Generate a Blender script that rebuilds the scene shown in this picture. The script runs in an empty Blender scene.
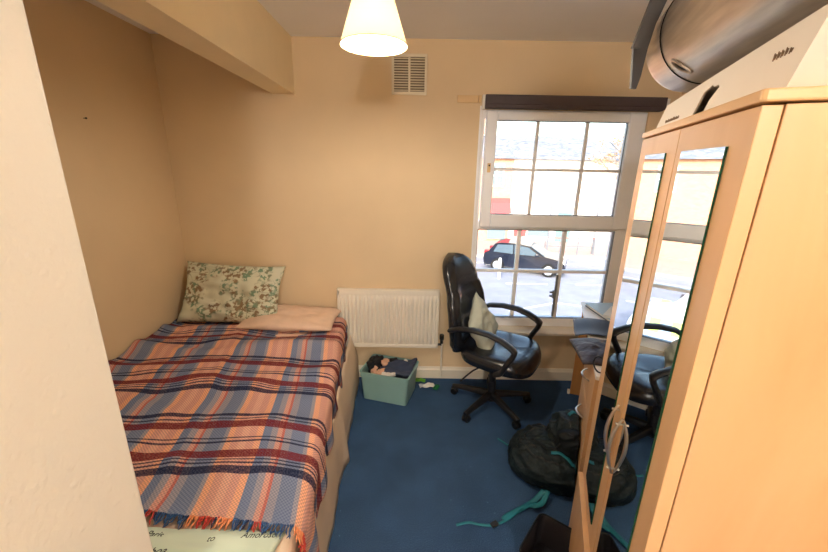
import bpy, bmesh, math, random
from math import sin, cos, pi, radians as R
from mathutils import Vector, Matrix, noise
random.seed(7)
S = bpy.context.scene
COL = S.collection

# ------------------------------------------------------------------ materials
MATS = {}
def nt(name):
    m = bpy.data.materials.new(name); m.use_nodes = True
    MATS[name] = m
    n = m.node_tree.nodes; l = m.node_tree.links
    return m, n, l, n['Principled BSDF']
def lin(c):
    return tuple(((v/255)/12.92 if v/255 <= .04045 else ((v/255+.055)/1.055)**2.4) for v in c) + (1,)
def ramp(n, l, fac, stops, interp='LINEAR'):
    r = n.new('ShaderNodeValToRGB'); r.color_ramp.interpolation = interp
    e = r.color_ramp.elements
    while len(e) < len(stops): e.new(.5)
    for k, (p, c) in enumerate(stops): e[k].position = p; e[k].color = c
    l.new(fac, r.inputs['Fac']); return r.outputs['Color']
def tex(n, l, kind, scale, coord='Object', vec=None, **kw):
    t = n.new(kind)
    for k, v in kw.items():
        if k in t.inputs: t.inputs[k].default_value = v
    if 'Scale' in t.inputs: t.inputs['Scale'].default_value = scale
    if vec is None:
        tc = n.new('ShaderNodeTexCoord'); vec = tc.outputs[coord]
    l.new(vec, t.inputs['Vector']); return t
def bump(n, l, b, h, strength, dist=.01):
    k = n.new('ShaderNodeBump'); k.inputs['Strength'].default_value = strength
    k.inputs['Distance'].default_value = dist
    l.new(h, k.inputs['Height']); l.new(k.outputs['Normal'], b.inputs['Normal'])
def simple(name, c, rough=.5, metal=0, var=.06, nscale=8, bmp=0, bscale=60, bdist=.002, spec=.5, stretch=None):
    m, n, l, b = nt(name)
    c = lin(c)
    vec = None
    if stretch:
        tc = n.new('ShaderNodeTexCoord'); mp = n.new('ShaderNodeMapping')
        mp.inputs['Scale'].default_value = stretch
        l.new(tc.outputs['Object'], mp.inputs['Vector']); vec = mp.outputs['Vector']
    t = tex(n, l, 'ShaderNodeTexNoise', nscale, vec=vec, Detail=4)
    lo = tuple(max(0, v*(1-var)) for v in c[:3])+(1,); hi = tuple(min(1, v*(1+var)) for v in c[:3])+(1,)
    l.new(ramp(n, l, t.outputs['Fac'], [(.3, lo), (.7, hi)]), b.inputs['Base Color'])
    b.inputs['Roughness'].default_value = rough; b.inputs['Metallic'].default_value = metal
    b.inputs['Specular IOR Level'].default_value = spec
    if bmp:
        t2 = tex(n, l, 'ShaderNodeTexNoise', bscale, vec=vec, Detail=3)
        bump(n, l, b, t2.outputs['Fac'], bmp, bdist)
    return m

simple('wall_paint', (223, 200, 164), .7, var=.035, nscale=2.5, bmp=.25, bscale=90, bdist=.002, spec=.25)
def mk_woodchip():
    m, n, l, b = nt('woodchip_paint')
    b.inputs['Base Color'].default_value = lin((232, 227, 215)); b.inputs['Roughness'].default_value = .75
    t = tex(n, l, 'ShaderNodeTexNoise', 75, Detail=3, Roughness=.6)
    v = tex(n, l, 'ShaderNodeTexVoronoi', 42)
    r = ramp(n, l, v.outputs['Distance'], [(.08, (1, 1, 1, 1)), (.3, (0, 0, 0, 1))])
    mx = n.new('ShaderNodeMixRGB'); mx.blend_type = 'ADD'; mx.inputs[0].default_value = .5
    l.new(t.outputs['Fac'], mx.inputs[1]); l.new(r, mx.inputs[2])
    bump(n, l, b, mx.outputs[0], .32, .004)
mk_woodchip()
simple('beam_paint', (238, 220, 184), .7, var=.02, bmp=.2, bscale=80)
simple('ceiling_paint', (246, 246, 248), .8, var=.02, nscale=3, bmp=.2, bscale=70)
def mk_carpet():
    m, n, l, b = nt('blue_carpet')
    t = tex(n, l, 'ShaderNodeTexNoise', 260, Detail=3, Roughness=.7)
    t2 = tex(n, l, 'ShaderNodeTexNoise', 5, Detail=4)
    a = ramp(n, l, t.outputs['Fac'], [(.3, lin((30, 52, 84))), (.55, lin((60, 90, 128))), (.78, lin((104, 134, 166)))])
    c = ramp(n, l, t2.outputs['Fac'], [(.3, (.8, .8, .8, 1)), (.7, (1.1, 1.1, 1.1, 1))])
    mx = n.new('ShaderNodeMixRGB'); mx.blend_type = 'MULTIPLY'; mx.inputs[0].default_value = 1
    l.new(a, mx.inputs[1]); l.new(c, mx.inputs[2]); 
    t3 = tex(n, l, 'ShaderNodeTexVoronoi', 16)
    s = ramp(n, l, t3.outputs['Distance'], [(.035, (1, 1, 1, 1)), (.06, (0, 0, 0, 1))])
    m2 = n.new('ShaderNodeMixRGB'); l.new(s, m2.inputs[0]); l.new(mx.outputs[0], m2.inputs[1])
    m2.inputs[2].default_value = lin((90, 130, 160))
    l.new(m2.outputs[0], b.inputs['Base Color']); b.inputs['Roughness'].default_value = .95
    b.inputs['Specular IOR Level'].default_value = .15
    bump(n, l, b, t.outputs['Fac'], .6, .006)
mk_carpet()
simple('white_upvc', (244, 245, 248), .35, var=.015)
simple('white_gloss', (235, 226, 208), .35, var=.02)
simple('radiator_white', (236, 229, 214), .35, var=.02)
simple('vent_plastic', (225, 214, 190), .5, var=.02)
simple('vent_dark', (120, 105, 85), .8)
simple('blind_fabric', (72, 60, 62), .6, var=.08, nscale=20)
simple('batten_wood', (222, 190, 140), .55)
def mk_wood(name, c1, c2, scale, rough=.35, sp=(1, 1, 1), spec=.5, r1=.3, r2=.75):
    m, n, l, b = nt(name)
    tc = n.new('ShaderNodeTexCoord'); mp = n.new('ShaderNodeMapping'); mp.inputs['Scale'].default_value = sp
    l.new(tc.outputs['Object'], mp.inputs['Vector'])
    t = tex(n, l, 'ShaderNodeTexNoise', scale, vec=mp.outputs['Vector'], Detail=6, Distortion=.6)
    l.new(ramp(n, l, t.outputs['Fac'], [(r1, lin(c1)), (r2, lin(c2))]), b.inputs['Base Color'])
    b.inputs['Roughness'].default_value = rough; b.inputs['Specular IOR Level'].default_value = spec
mk_wood('beech', (220, 178, 132), (204, 156, 106), 5, .38, (1.5, 1.5, .22))
mk_wood('beech_top', (222, 182, 134), (212, 166, 112), 5, .38, (2.5, .4, 2))
mk_wood('desk_wood', (206, 150, 92), (184, 124, 70), 6, .4, (2, 2, .3))
simple('white_laminate', (238, 232, 224), .3, var=.01)
simple('steel_handle', (205, 198, 188), .28, 1)
def mk_mirror():
    m, n, l, b = nt('mirror_silver')
    b.inputs['Base Color'].default_value = (.88, .92, .91, 1); b.inputs['Metallic'].default_value = 1
    t = tex(n, l, 'ShaderNodeTexNoise', 3)
    r = ramp(n, l, t.outputs['Fac'], [(0, (.008, .008, .008, 1)), (1, (.02, .02, .02, 1))])
    l.new(r, b.inputs['Roughness'])
mk_mirror()
simple('mirror_edge', (20, 84, 62), .2)
def mk_glass():
    m, n, l, b = nt('window_glass')
    n.remove(b)
    tr = n.new('ShaderNodeBsdfTransparent'); gl = n.new('ShaderNodeBsdfGlossy'); gl.inputs['Roughness'].default_value = .01
    tr.inputs['Color'].default_value = (.97, .985, .98, 1)
    fr = n.new('ShaderNodeFresnel'); fr.inputs['IOR'].default_value = 1.3
    mx = n.new('ShaderNodeMixShader')
    l.new(fr.outputs[0], mx.inputs[0]); l.new(tr.outputs[0], mx.inputs[1]); l.new(gl.outputs[0], mx.inputs[2])
    l.new(mx.outputs[0], n['Material Output'].inputs['Surface'])
mk_glass()
def mk_shade():
    m, n, l, b = nt('lampshade_fabric')
    b.inputs['Base Color'].default_value = lin((246, 236, 214)); b.inputs['Roughness'].default_value = .8
    t = tex(n, l, 'ShaderNodeTexNoise', 90); bump(n, l, b, t.outputs['Fac'], .1, .001)
    tl = n.new('ShaderNodeBsdfTranslucent'); tl.inputs['Color'].default_value = lin((252, 240, 216))
    mx = n.new('ShaderNodeMixShader'); mx.inputs[0].default_value = .42
    l.new(b.outputs[0], mx.inputs[1]); l.new(tl.outputs[0], mx.inputs[2])
    l.new(mx.outputs[0], n['Material Output'].inputs['Surface'])
mk_shade()
def emis(name, c, s):
    m, n, l, b = nt(name)
    b.inputs['Base Color'].default_value = c; b.inputs['Emission Color'].default_value = c
    b.inputs['Emission Strength'].default_value = s
emis('bulb_glow', (1, .85, .62, 1), 60)
emis('fill_bulb_glow', (1, .93, .82, 1), 9)  # glow of the fill bulb added behind the camera
simple('white_plastic', (232, 230, 224), .4)
simple('black_leather', (26, 29, 35), .27, var=.15, nscale=14, bmp=.25, bscale=26, bdist=.004, spec=.7)
simple('black_plastic', (22, 22, 25), .42, bmp=.15, bscale=200)
simple('caster_black', (16, 16, 18), .35)
simple('cushion_cloth', (186, 192, 178), .85, var=.05, bmp=.3, bscale=120)
simple('tub_plastic', (134, 172, 168), .42, var=.03)
simple('cloth_black', (18, 17, 22), .9, bmp=.4, bscale=80)
simple('cloth_navy', (44, 56, 82), .9, var=.12, bmp=.4, bscale=120)
simple('cloth_peach', (212, 166, 138), .9, bmp=.3)
simple('cloth_white', (222, 214, 206), .9, bmp=.3)
simple('bed_valance', (222, 200, 174), .85, var=.03, nscale=6, bmp=.25, bscale=40)
simple('mattress_cloth', (226, 204, 180), .85, var=.03, bmp=.3, bscale=30)
simple('sheet_pink', (226, 196, 172), .85, var=.06, nscale=14, bmp=.3, bscale=30)
def mk_print(name, base, g1, g2, scale, thr):
    m, n, l, b = nt(name)
    t = tex(n, l, 'ShaderNodeTexNoise', scale*.55, Detail=3)
    v = tex(n, l, 'ShaderNodeTexVoronoi', scale); v.feature = 'DISTANCE_TO_EDGE'
    w = tex(n, l, 'ShaderNodeTexNoise', scale*2.2, Detail=5)
    blotch = ramp(n, l, t.outputs['Fac'], [(thr-.04, (0, 0, 0, 1)), (thr+.04, (1, 1, 1, 1))])
    fine = ramp(n, l, w.outputs['Fac'], [(.47, (0, 0, 0, 1)), (.53, (1, 1, 1, 1))])
    mu = n.new('ShaderNodeMath'); mu.operation = 'MULTIPLY'; l.new(blotch, mu.inputs[0]); l.new(fine, mu.inputs[1])
    line = ramp(n, l, v.outputs['Distance'], [(.012, (.7, .7, .7, 1)), (.03, (0, 0, 0, 1))])
    mu2 = n.new('ShaderNodeMath'); mu2.operation = 'MULTIPLY'; l.new(line, mu2.inputs[0])
    t2 = tex(n, l, 'ShaderNodeTexNoise', scale*.3); 
    sel = ramp(n, l, t2.outputs['Fac'], [(.45, (0, 0, 0, 1)), (.6, (1, 1, 1, 1))])
    l.new(sel, mu2.inputs[1])
    ad = n.new('ShaderNodeMath'); ad.operation = 'ADD'; ad.use_clamp = True
    l.new(mu.outputs[0], ad.inputs[0]); l.new(mu2.outputs[0], ad.inputs[1])
    hue = tex(n, l, 'ShaderNodeTexNoise', scale*.8)
    pc = ramp(n, l, hue.outputs['Fac'], [(.42, lin(g1)), (.56, lin(g2))])
    mx = n.new('ShaderNodeMixRGB'); l.new(ad.outputs[0], mx.inputs[0])
    mx.inputs[1].default_value = lin(base); l.new(pc, mx.inputs[2])
    l.new(mx.outputs[0], b.inputs['Base Color']); b.inputs['Roughness'].default_value = .85
mk_print('pillow_print', (208, 208, 184), (118, 146, 120), (140, 118, 88), 17, .5)
mk_print('foot_print', (206, 220, 200), (150, 180, 160), (120, 130, 110), 7, .62)
simple('ink', (52, 60, 56), .8)
def mk_blanket():
    m, n, l, b = nt('plaid_wool')
    tc = n.new('ShaderNodeTexCoord'); sp = n.new('ShaderNodeSeparateXYZ'); l.new(tc.outputs['UV'], sp.inputs[0])
    def math_(op, a, bb=None, c=None):
        k = n.new('ShaderNodeMath'); k.operation = op
        for i, v in enumerate((a, bb, c)):
            if v is None: continue
            if isinstance(v, (int, float)): k.inputs[i].default_value = v
            else: l.new(v, k.inputs[i])
        return k.outputs[0]
    U, V = sp.outputs['X'], sp.outputs['Y']
    uf = math_('FRACT', U); vf = math_('FRACT', V)
    PE = lin((216, 168, 150)); OR = lin((226, 168, 138)); BL = lin((118, 130, 158)); GB = lin((152, 150, 162)); RD = lin((190, 112, 104))
    PK = lin((206, 156, 142)); 
    cols = ramp(n, l, uf, [(0, OR), (.07, PK), (.16, PE), (.25, PK), (.34, OR), (.42, BL), (.52, GB), (.60, PK), (.66, RD), (.69, GB), (.78, BL), (.95, GB)], 'CONSTANT')
    NV = lin((26, 34, 66)); MR = lin((110, 30, 40)); C0 = (0, 0, 0, 1)
    # stripes across, one period ; colour ramp + mask ramp with the same stops
    st = [(0, NV), (.055, None), (.075, NV), (.09, None), (.11, NV), (.122, None), (.14, MR), (.215, None), (.30, NV), (.318, None), (.34, NV), (.352, None), (.46, MR), (.545, None), (.57, NV), (.585, None), (.61, NV), (.65, None)]
    sc = ramp(n, l, vf, [(p, c or NV) for p, c in st], 'CONSTANT')
    ms = ramp(n, l, vf, [(p, (0, 0, 0, 1) if c is None else (1, 1, 1, 1)) for p, c in st], 'CONSTANT')
    # weave: fine diagonal checks let the ground colour show through
    wv = n.new('ShaderNodeTexChecker'); wv.inputs['Scale'].default_value = 1
    mp = n.new('ShaderNodeMapping'); mp.inputs['Scale'].default_value = (52, 86, 1); l.new(tc.outputs['UV'], mp.inputs[0]); l.new(mp.outputs[0], wv.inputs['Vector'])
    wv.inputs[1].default_value = (.74, .76, .82, 1); wv.inputs[2].default_value = (1.16, 1.12, 1.06, 1)
    nz = tex(n, l, 'ShaderNodeTexNoise', 60, coord='UV')
    wob = math_('MULTIPLY', ms, ramp(n, l, nz.outputs['Fac'], [(.3, (.72, .72, .72, 1)), (.6, (.97, .97, .97, 1))]))
    mx = n.new('ShaderNodeMixRGB'); l.new(wob, mx.inputs[0]); l.new(cols, mx.inputs[1]); l.new(sc, mx.inputs[2])
    mu = n.new('ShaderNodeMixRGB'); mu.blend_type = 'MULTIPLY'; mu.inputs[0].default_value = 1
    l.new(mx.outputs[0], mu.inputs[1]); l.new(wv.outputs['Color'], mu.inputs[2])
    l.new(mu.outputs[0], b.inputs['Base Color']); b.inputs['Roughness'].default_value = .95
    b.inputs['Specular IOR Level'].default_value = .1
    bump(n, l, b, wv.outputs['Fac'], .25, .003)
mk_blanket()
for nm, c in (('fringe_red', (186, 62, 54)), ('fringe_blue', (44, 78, 122)), ('fringe_orange', (220, 138, 92)), ('fringe_navy', (34, 42, 74))):
    simple(nm, c, .95)
simple('bag_fabric', (22, 33, 36), .6, spec=.25, var=.35, nscale=16, bmp=.8, bscale=22, bdist=.02)
simple('bag_fabric_dark', (16, 20, 23), .6, spec=.2, var=.3, nscale=20, bmp=.5, bscale=30, bdist=.01)
simple('bag_grey', (60, 72, 84), .6, var=.2, bmp=.4, bscale=40)
simple('teal_strap', (18, 112, 128), .6)
simple('zip_dark', (12, 14, 15), .5)
simple('pale_mesh', (128, 140, 130), .7)
simple('tote_dark', (30, 26, 30), .6, bmp=.3, bscale=30)
simple('tote_pink', (196, 140, 138), .6)
simple('paper_white', (228, 228, 224), .6)
simple('folder_blue', (170, 196, 212), .4)
simple('charcoal_card', (58, 66, 82), .55)
simple('dark_plastic_bag', (44, 36, 42), .55, bmp=.6, bscale=22, bdist=.02)
def mk_bin():
    m, n, l, b = nt('brushed_steel')
    tc = n.new('ShaderNodeTexCoord'); mp = n.new('ShaderNodeMapping'); mp.inputs['Scale'].default_value = (12, 12, 1.2)
    l.new(tc.outputs['Object'], mp.inputs[0])
    t = tex(n, l, 'ShaderNodeTexNoise', 6, vec=mp.outputs[0], Detail=5)
    l.new(ramp(n, l, t.outputs['Fac'], [(.3, lin((178, 168, 158))), (.7, lin((206, 196, 184)))]), b.inputs['Base Color'])
    b.inputs['Metallic'].default_value = .95; b.inputs['Roughness'].default_value = .38
    bump(n, l, b, t.outputs['Fac'], .08, .004)
mk_bin()
simple('grey_sheet', (92, 92, 96), .45, var=.1)
simple('dark_hole', (24, 20, 20), .8)
simple('box_card', (234, 226, 214), .6, var=.03, nscale=4)
simple('box_inner', (150, 118, 92), .8)
simple('stamp_ink', (120, 98, 80), .8)
simple('foil_green', (96, 178, 40), .35)
simple('foil_deepgreen', (20, 130, 70), .35)
simple('copper_dark', (60, 52, 46), .5)
# outside
def mk_brick(name, c1, c2, mort, scale, coord='Object', rot=None):
    m, n, l, b = nt(name)
    tc = n.new('ShaderNodeTexCoord'); mp = n.new('ShaderNodeMapping')
    if rot: mp.inputs['Rotation'].default_value = rot
    l.new(tc.outputs[coord], mp.inputs[0])
    t = n.new('ShaderNodeTexBrick'); t.inputs['Scale'].default_value = scale
    t.inputs['Color1'].default_value = lin(c1); t.inputs['Color2'].default_value = lin(c2); t.inputs['Mortar'].default_value = lin(mort)
    l.new(mp.outputs[0], t.inputs['Vector']); l.new(t.outputs['Color'], b.inputs['Base Color']); b.inputs['Roughness'].default_value = .9
mk_brick('street_brick', (216, 158, 126), (200, 138, 108), (214, 198, 180), 4, rot=(R(90), 0, 0))
mk_brick('paving_brick', (196, 160, 150), (180, 146, 138), (170, 160, 155), 3)
simple('asphalt', (150, 152, 164), .9, var=.1, nscale=1.5)
simple('road_paint', (226, 226, 224), .8)
simple('render_white', (240, 238, 232), .8)
simple('kerb_stone', (190, 186, 182), .9)
def mk_slate():
    m, n, l, b = nt('roof_slate')
    tc = n.new('ShaderNodeTexCoord'); mp = n.new('ShaderNodeMapping'); mp.inputs['Scale'].default_value = (1, 2.6, 1); mp.inputs['Rotation'].default_value = (0, 0, .25)
    l.new(tc.outputs['Object'], mp.inputs[0])
    t = tex(n, l, 'ShaderNodeTexNoise', 1.6, vec=mp.outputs[0], Detail=7, Distortion=1.5)
    l.new(ramp(n, l, t.outputs['Fac'], [(.35, lin((104, 110, 122))), (.55, lin((138, 142, 150))), (.7, lin((190, 190, 194)))]), b.inputs['Base Color'])
    b.inputs['Roughness'].default_value = .7
mk_slate()
simple('shop_red', (208, 84, 84), .6)
simple('shop_glass', (120, 140, 150), .15)
simple('door_teal', (110, 150, 150), .5)
simple('bark', (150, 132, 118), .9)
simple('twig', (172, 160, 152), .9)
simple('leaf', (196, 168, 120), .9)
simple('car_paint', (24, 30, 46), .14, var=.05, spec=.8)
simple('car_glass', (56, 80, 98), .12, spec=.25)
simple('tyre', (22, 22, 24), .8)
simple('alloy', (190, 194, 200), .3, .6)
simple('tail_red', (220, 30, 40), .3)
simple('lamp_clear', (230, 234, 238), .15)
simple('van_white', (236, 238, 236), .3)
simple('hivis_yellow', (206, 230, 130), .5)
simple('van_blue', (150, 172, 200), .4)
simple('post_grey', (120, 124, 132), .6)

# ------------------------------------------------------------------ mesh helpers
class MB:
    def __init__(s): s.v = []; s.f = []; s.m = []; s.uv = {}
    def add(s, vs, fs, mat=0, M=None):
        o = len(s.v)
        s.v += [tuple(M @ Vector(p)) if M else tuple(p) for p in vs]
        s.f += [tuple(i+o for i in f) for f in fs]; s.m += [mat]*len(fs)
        return s
    def box(s, a, b, mat=0, M=None):
        x0, y0, z0 = a; x1, y1, z1 = b
        x0, x1 = sorted((x0, x1)); y0, y1 = sorted((y0, y1)); z0, z1 = sorted((z0, z1))
        vs = [(x0, y0, z0), (x1, y0, z0), (x1, y1, z0), (x0, y1, z0), (x0, y0, z1), (x1, y0, z1), (x1, y1, z1), (x0, y1, z1)]
        return s.add(vs, [(0, 3, 2, 1), (4, 5, 6, 7), (0, 1, 5, 4), (1, 2, 6, 5), (2, 3, 7, 6), (3, 0, 4, 7)], mat, M)
    def prism(s, pts, d0, d1, axis='y', mat=0, M=None):
        def P(a, b, d): return {'y': (a, d, b), 'x': (d, a, b), 'z': (a, b, d)}[axis]
        n = len(pts)
        vs = [P(a, b, d0) for a, b in pts]+[P(a, b, d1) for a, b in pts]
        fs = [tuple(range(n)), tuple(range(2*n-1, n-1, -1))]+[(i, i+n, (i+1) % n+n, (i+1) % n) for i in range(n)]
        return s.add(vs, fs, mat, M)
    def rings(s, rs, cap=True, mat=0, M=None, closed=False):
        n = len(rs[0]); vs = [p for r in rs for p in r]; fs = []
        m = len(rs)
        for i in range(m if closed else m-1):
            a, b = i*n, ((i+1) % m)*n
            for j in range(n): fs.append((a+j, a+(j+1) % n, b+(j+1) % n, b+j))
        if cap and not closed: fs += [tuple(range(n-1, -1, -1)), tuple((m-1)*n+j for j in range(n))]
        return s.add(vs, fs, mat, M)
    def tube(s, path, r, seg=8, mat=0, M=None, flat=1., cap=True):
        P = [Vector(p) for p in path]; rs = []
        n = len(P); up = None
        for i in range(n):
            t = (P[min(i+1, n-1)]-P[max(i-1, 0)]).normalized()
            if up is None:
                up = Vector((0, 0, 1)) if abs(t.z) < .9 else Vector((1, 0, 0))
            a = t.cross(up).normalized(); b = a.cross(t).normalized(); up = b
            rr = r[i] if isinstance(r, (list, tuple)) else r
            rs.append([tuple(P[i]+a*rr*cos(2*pi*k/seg)+b*rr*flat*sin(2*pi*k/seg)) for k in range(seg)])
        return s.rings(rs, cap, mat, M)
    def lathe(s, prof, seg=24, mat=0, M=None, cap=True):
        rs = [[(r*cos(2*pi*k/seg), r*sin(2*pi*k/seg), z) for k in range(seg)] for r, z in prof]
        return s.rings(rs, cap, mat, M)
    def grid(s, fn, nu, nv, mat=0, M=None, uv=None):
        o = len(s.v)
        vs = [fn(i/nu, j/nv) for j in range(nv+1) for i in range(nu+1)]
        if uv:
            for j in range(nv+1):
                for i in range(nu+1): s.uv[o+j*(nu+1)+i] = uv(i/nu, j/nv)
        fs = [(j*(nu+1)+i, j*(nu+1)+i+1, (j+1)*(nu+1)+i+1, (j+1)*(nu+1)+i) for j in range(nv) for i in range(nu)]
        return s.add(vs, fs, mat, M)
    def ellipsoid(s, c, r, e=1., nu=20, nv=12, mat=0, M=None, disp=0, dsc=6, seed=0):
        def se(w, p): return math.copysign(abs(w)**p, w)
        rs = []
        for j in range(1, nv):
            ph = -pi/2+pi*j/nv; ring = []
            for i in range(nu):
                th = 2*pi*i/nu
                p = Vector((r[0]*se(cos(ph), e)*se(cos(th), e), r[1]*se(cos(ph), e)*se(sin(th), e), r[2]*se(sin(ph), e)))
                if disp:
                    q = p*dsc+Vector((seed*3.1, seed, 0)); p = p+p.normalized()*disp*noise.noise(q)+p.normalized()*disp*.5*noise.noise(q*2.3)
                ring.append(tuple(Vector(c)+p))
            rs.append(ring)
        o = len(s.v); s.rings(rs, True, mat, M); return s
    def build(s, name, mats, parent=None, smooth=False, bevel=0, sub=0, solid=0, M=None, angle=35):
        me = bpy.data.meshes.new(name)
        me.from_pydata(s.v, [], s.f)
        if not isinstance(mats, (list, tuple)): mats = [mats]
        for m in mats: me.materials.append(MATS[m])
        for p, k in zip(me.polygons, s.m): p.material_index = k
        if s.uv:
            ul = me.uv_layers.new(name='UVMap')
            for lp in me.loops: ul.data[lp.index].uv = s.uv.get(lp.vertex_index, (0, 0))
        bm = bmesh.new(); bm.from_mesh(me); bmesh.ops.recalc_face_normals(bm, faces=bm.faces); bm.to_mesh(me); bm.free()
        me.validate()
        o = bpy.data.objects.new(name, me); COL.objects.link(o)
        if M is not None: o.matrix_world = M
        if parent: o.parent = parent
        if solid:
            k = o.modifiers.new('s', 'SOLIDIFY'); k.thickness = solid; k.offset = 0
        if bevel:
            k = o.modifiers.new('b', 'BEVEL'); k.width = bevel; k.segments = 2; k.limit_method = 'ANGLE'; k.angle_limit = R(40)
        if sub:
            k = o.modifiers.new('u', 'SUBSURF'); k.levels = sub; k.render_levels = sub
        if smooth:
            for p in me.polygons: p.use_smooth = True
            if not sub: me.set_sharp_from_angle(angle=R(angle))
        return o
def tag(o, label=None, cat=None, group=None, kind=None):
    if label: o['label'] = label
    if cat: o['category'] = cat
    if group: o['group'] = group
    if kind: o['kind'] = kind
    return o
def empty(name, loc=(0, 0, 0), rz=0, M=None):
    o = bpy.data.objects.new(name, None); COL.objects.link(o); o.empty_display_size = .1
    if M is not None: o.matrix_world = M
    else: o.location = loc; o.rotation_euler = (0, 0, rz)
    return o
def T(x, y, z): return Matrix.Translation((x, y, z))
def RX(a): return Matrix.Rotation(R(a), 4, 'X')
def RY(a): return Matrix.Rotation(R(a), 4, 'Y')
def RZ(a): return Matrix.Rotation(R(a), 4, 'Z')
def struct(o, kind='structure'): o['kind'] = kind; return o

# ------------------------------------------------------------------ camera
f_px = 368.
cam = bpy.data.objects.new('camera', bpy.data.cameras.new('camera')); COL.objects.link(cam)
cam.data.sensor_width = 36; cam.data.lens = 36*f_px/828
cam.data.clip_start = .02; cam.data.clip_end = 500
p = math.atan(106/f_px); r = R(1.03)
F = Vector((0, cos(p), -sin(p))); Rt = Vector((1, 0, 0)); U = Rt.cross(F)
R2 = cos(r)*Rt+sin(r)*U; U2 = cos(r)*U-sin(r)*Rt
M = Matrix.Identity(4)
for i in range(3): M[i][0] = R2[i]; M[i][1] = U2[i]; M[i][2] = -F[i]
M[0][3], M[1][3], M[2][3] = 0, 0, 1.607
cam.matrix_world = M
S.camera = cam

# ------------------------------------------------------------------ room shell
D = 2.633; H = 2.40; XL = -1.685; PY = .55; PX = -.506; YB = -2.0
WX0, WX1, WZ0, WZ1 = .432, 1.53, .455, 2.0      # window opening
TH = .16
def wall_r(y): return 1.72-(D-y)*.3153
b = MB(); b.box((XL-.2, YB-.2, -.12), (2.0, D+TH, 0)); struct(b.build('floor', 'blue_carpet'))
b = MB(); b.box((XL-.2, YB-.2, H), (2.0, D+TH, H+.12)); struct(b.build('ceiling', 'ceiling_paint'))
b = MB()
b.box((XL-.2, D, 0), (WX0, D+TH, H)); b.box((WX1, D, 0), (2.0, D+TH, H))
b.box((WX0, D, 0), (WX1, D+TH, WZ0)); b.box((WX0, D, WZ1), (WX1, D+TH, H))
struct(b.build('wall_back', 'wall_paint'))
b = MB(); b.box((XL-.2, PY-.1, 0), (XL, D, H)); struct(b.build('wall_left', 'wall_paint'))
b = MB(); b.prism([(XL-.2, PY-.12), (PX-.12, PY-.12), (PX-.12, YB), (PX, YB), (PX, PY), (XL-.2, PY)], 0, H, 'z')
struct(b.build('wall_near', 'woodchip_paint', bevel=.006))
b = MB(); yn = .30
b.prism([(wall_r(D), D), (wall_r(yn), yn), (wall_r(yn), YB), (wall_r(yn)+.12, YB), (wall_r(yn)+.12, yn), (wall_r(D)+.14, D)], 0, H, 'z')
struct(b.build('wall_right', 'wall_paint'))
b = MB(); b.box((PX-.12, YB-.12, 0), (wall_r(yn)+.12, YB, H)); struct(b.build('wall_hall', 'wall_paint'))
# dropped beam along the edge of the bed alcove
b = MB(); b.prism([(-.945, 2.068), (-.80, 2.068), (-.80, H), (-.945, H)], PY, D, 'y')
# slight skew so that it runs parallel to the room
struct(b.build('trim_1', 'beam_paint'))
prof = [(0, 0), (-.016, 0), (-.016, .075), (-.010, .085), (-.006, .1), (0, .1)]
b = MB(); b.prism([(D+y, z) for y, z in prof], XL, wall_r(D), 'x'); struct(b.build('baseboard_back', 'white_gloss', bevel=.002))
b = MB(); b.prism([(XL-x, z) for x, z in prof], PY, D, 'y'); struct(b.build('baseboard_left', 'white_gloss', bevel=.002))
ang_r = math.atan(.3153)
Mr = T(wall_r(D), D, 0) @ Matrix.Rotation(-ang_r, 4, 'Z')
b = MB(); b.prism([(x, z) for x, z in prof], -2.4, -.02, 'y', M=Mr); struct(b.build('baseboard_right', 'white_gloss', bevel=.002))
# old picture nail on the alcove wall
b = MB(); b.lathe([(.0045, 0), (.0045, .004), (.0015, .005), (.0015, .03)], 8, M=T(XL+.016, 2.0, 1.83) @ RY(-90)); 
tag(b.build('nail', 'copper_dark'), 'small dark nail in the beige alcove wall above the bed', 'nail')

# ------------------------------------------------------------------ window
YF = D+.012
win = empty('window_1', (0, YF, 0)); struct(win)
def bar(mb, x0, x1, z0, z1, y0, y1, mat=0): mb.box((x0, y0, z0), (x1, y1, z1), mat)
b = MB()
bar(b, WX0, WX0+.022, WZ0, WZ1, 0, .07); bar(b, WX1-.085, WX1, WZ0, WZ1, 0, .07)
bar(b, WX0, WX1, WZ1-.05, WZ1, 0.001, .069); bar(b, WX0, WX1, WZ0, WZ0+.068, 0.001, .069)
bar(b, WX0, WX1, 1.206, 1.262, .002, .068)
b.build('frame', 'white_upvc', win, bevel=.004)
b = MB()   # upper opening sash, proud of the frame
X0, X1, Z0, Z1 = .462, 1.512, 1.225, 1.99
bar(b, X0, .534, Z0, Z1, -.03, .03); bar(b, 1.405, X1, Z0, Z1, -.03, .03); bar(b, .534, 1.405, 1.932, Z1, -.0295, .03); bar(b, .534, 1.405, Z0, 1.315, -.0295, .03)
cs = b.build('casement', 'white_upvc', win, bevel=.007)
b = MB(); bar(b, .53, 1.41, 1.31, 1.936, .004, .008); b.build('pane', 'window_glass', cs)
b = MB()
for x0, x1 in ((.528, .535), (1.404, 1.411)): bar(b, x0, x1, 1.312, 1.936, -.012, .002)
bar(b, .53, 1.41, 1.929, 1.936, -.012, .002); bar(b, .53, 1.41, 1.312, 1.318, -.012, .002)
b.build('gasket', 'caster_black', cs)
b = MB()
for x in (.811, 1.142): bar(b, x-.010, x+.010, 1.31, 1.935, -.004, .016)
bar(b, .53, 1.41, 1.612, 1.632, -.005, .017); b.build('glazing_bars', 'white_upvc', cs)
b = MB(); bar(b, .485, .507, 1.60, 1.66, -.038, -.028); b.lathe([(.006, 0), (.006, .004)], 10, mat=1, M=T(.497, -.038, 1.645) @ RX(90)); b.build('lock', ['batten_wood', 'caster_black'], cs, bevel=.002)
b = MB(); bar(b, .45, 1.45, .52, 1.21, .03, .034); b.build('pane', 'window_glass', win)
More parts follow.
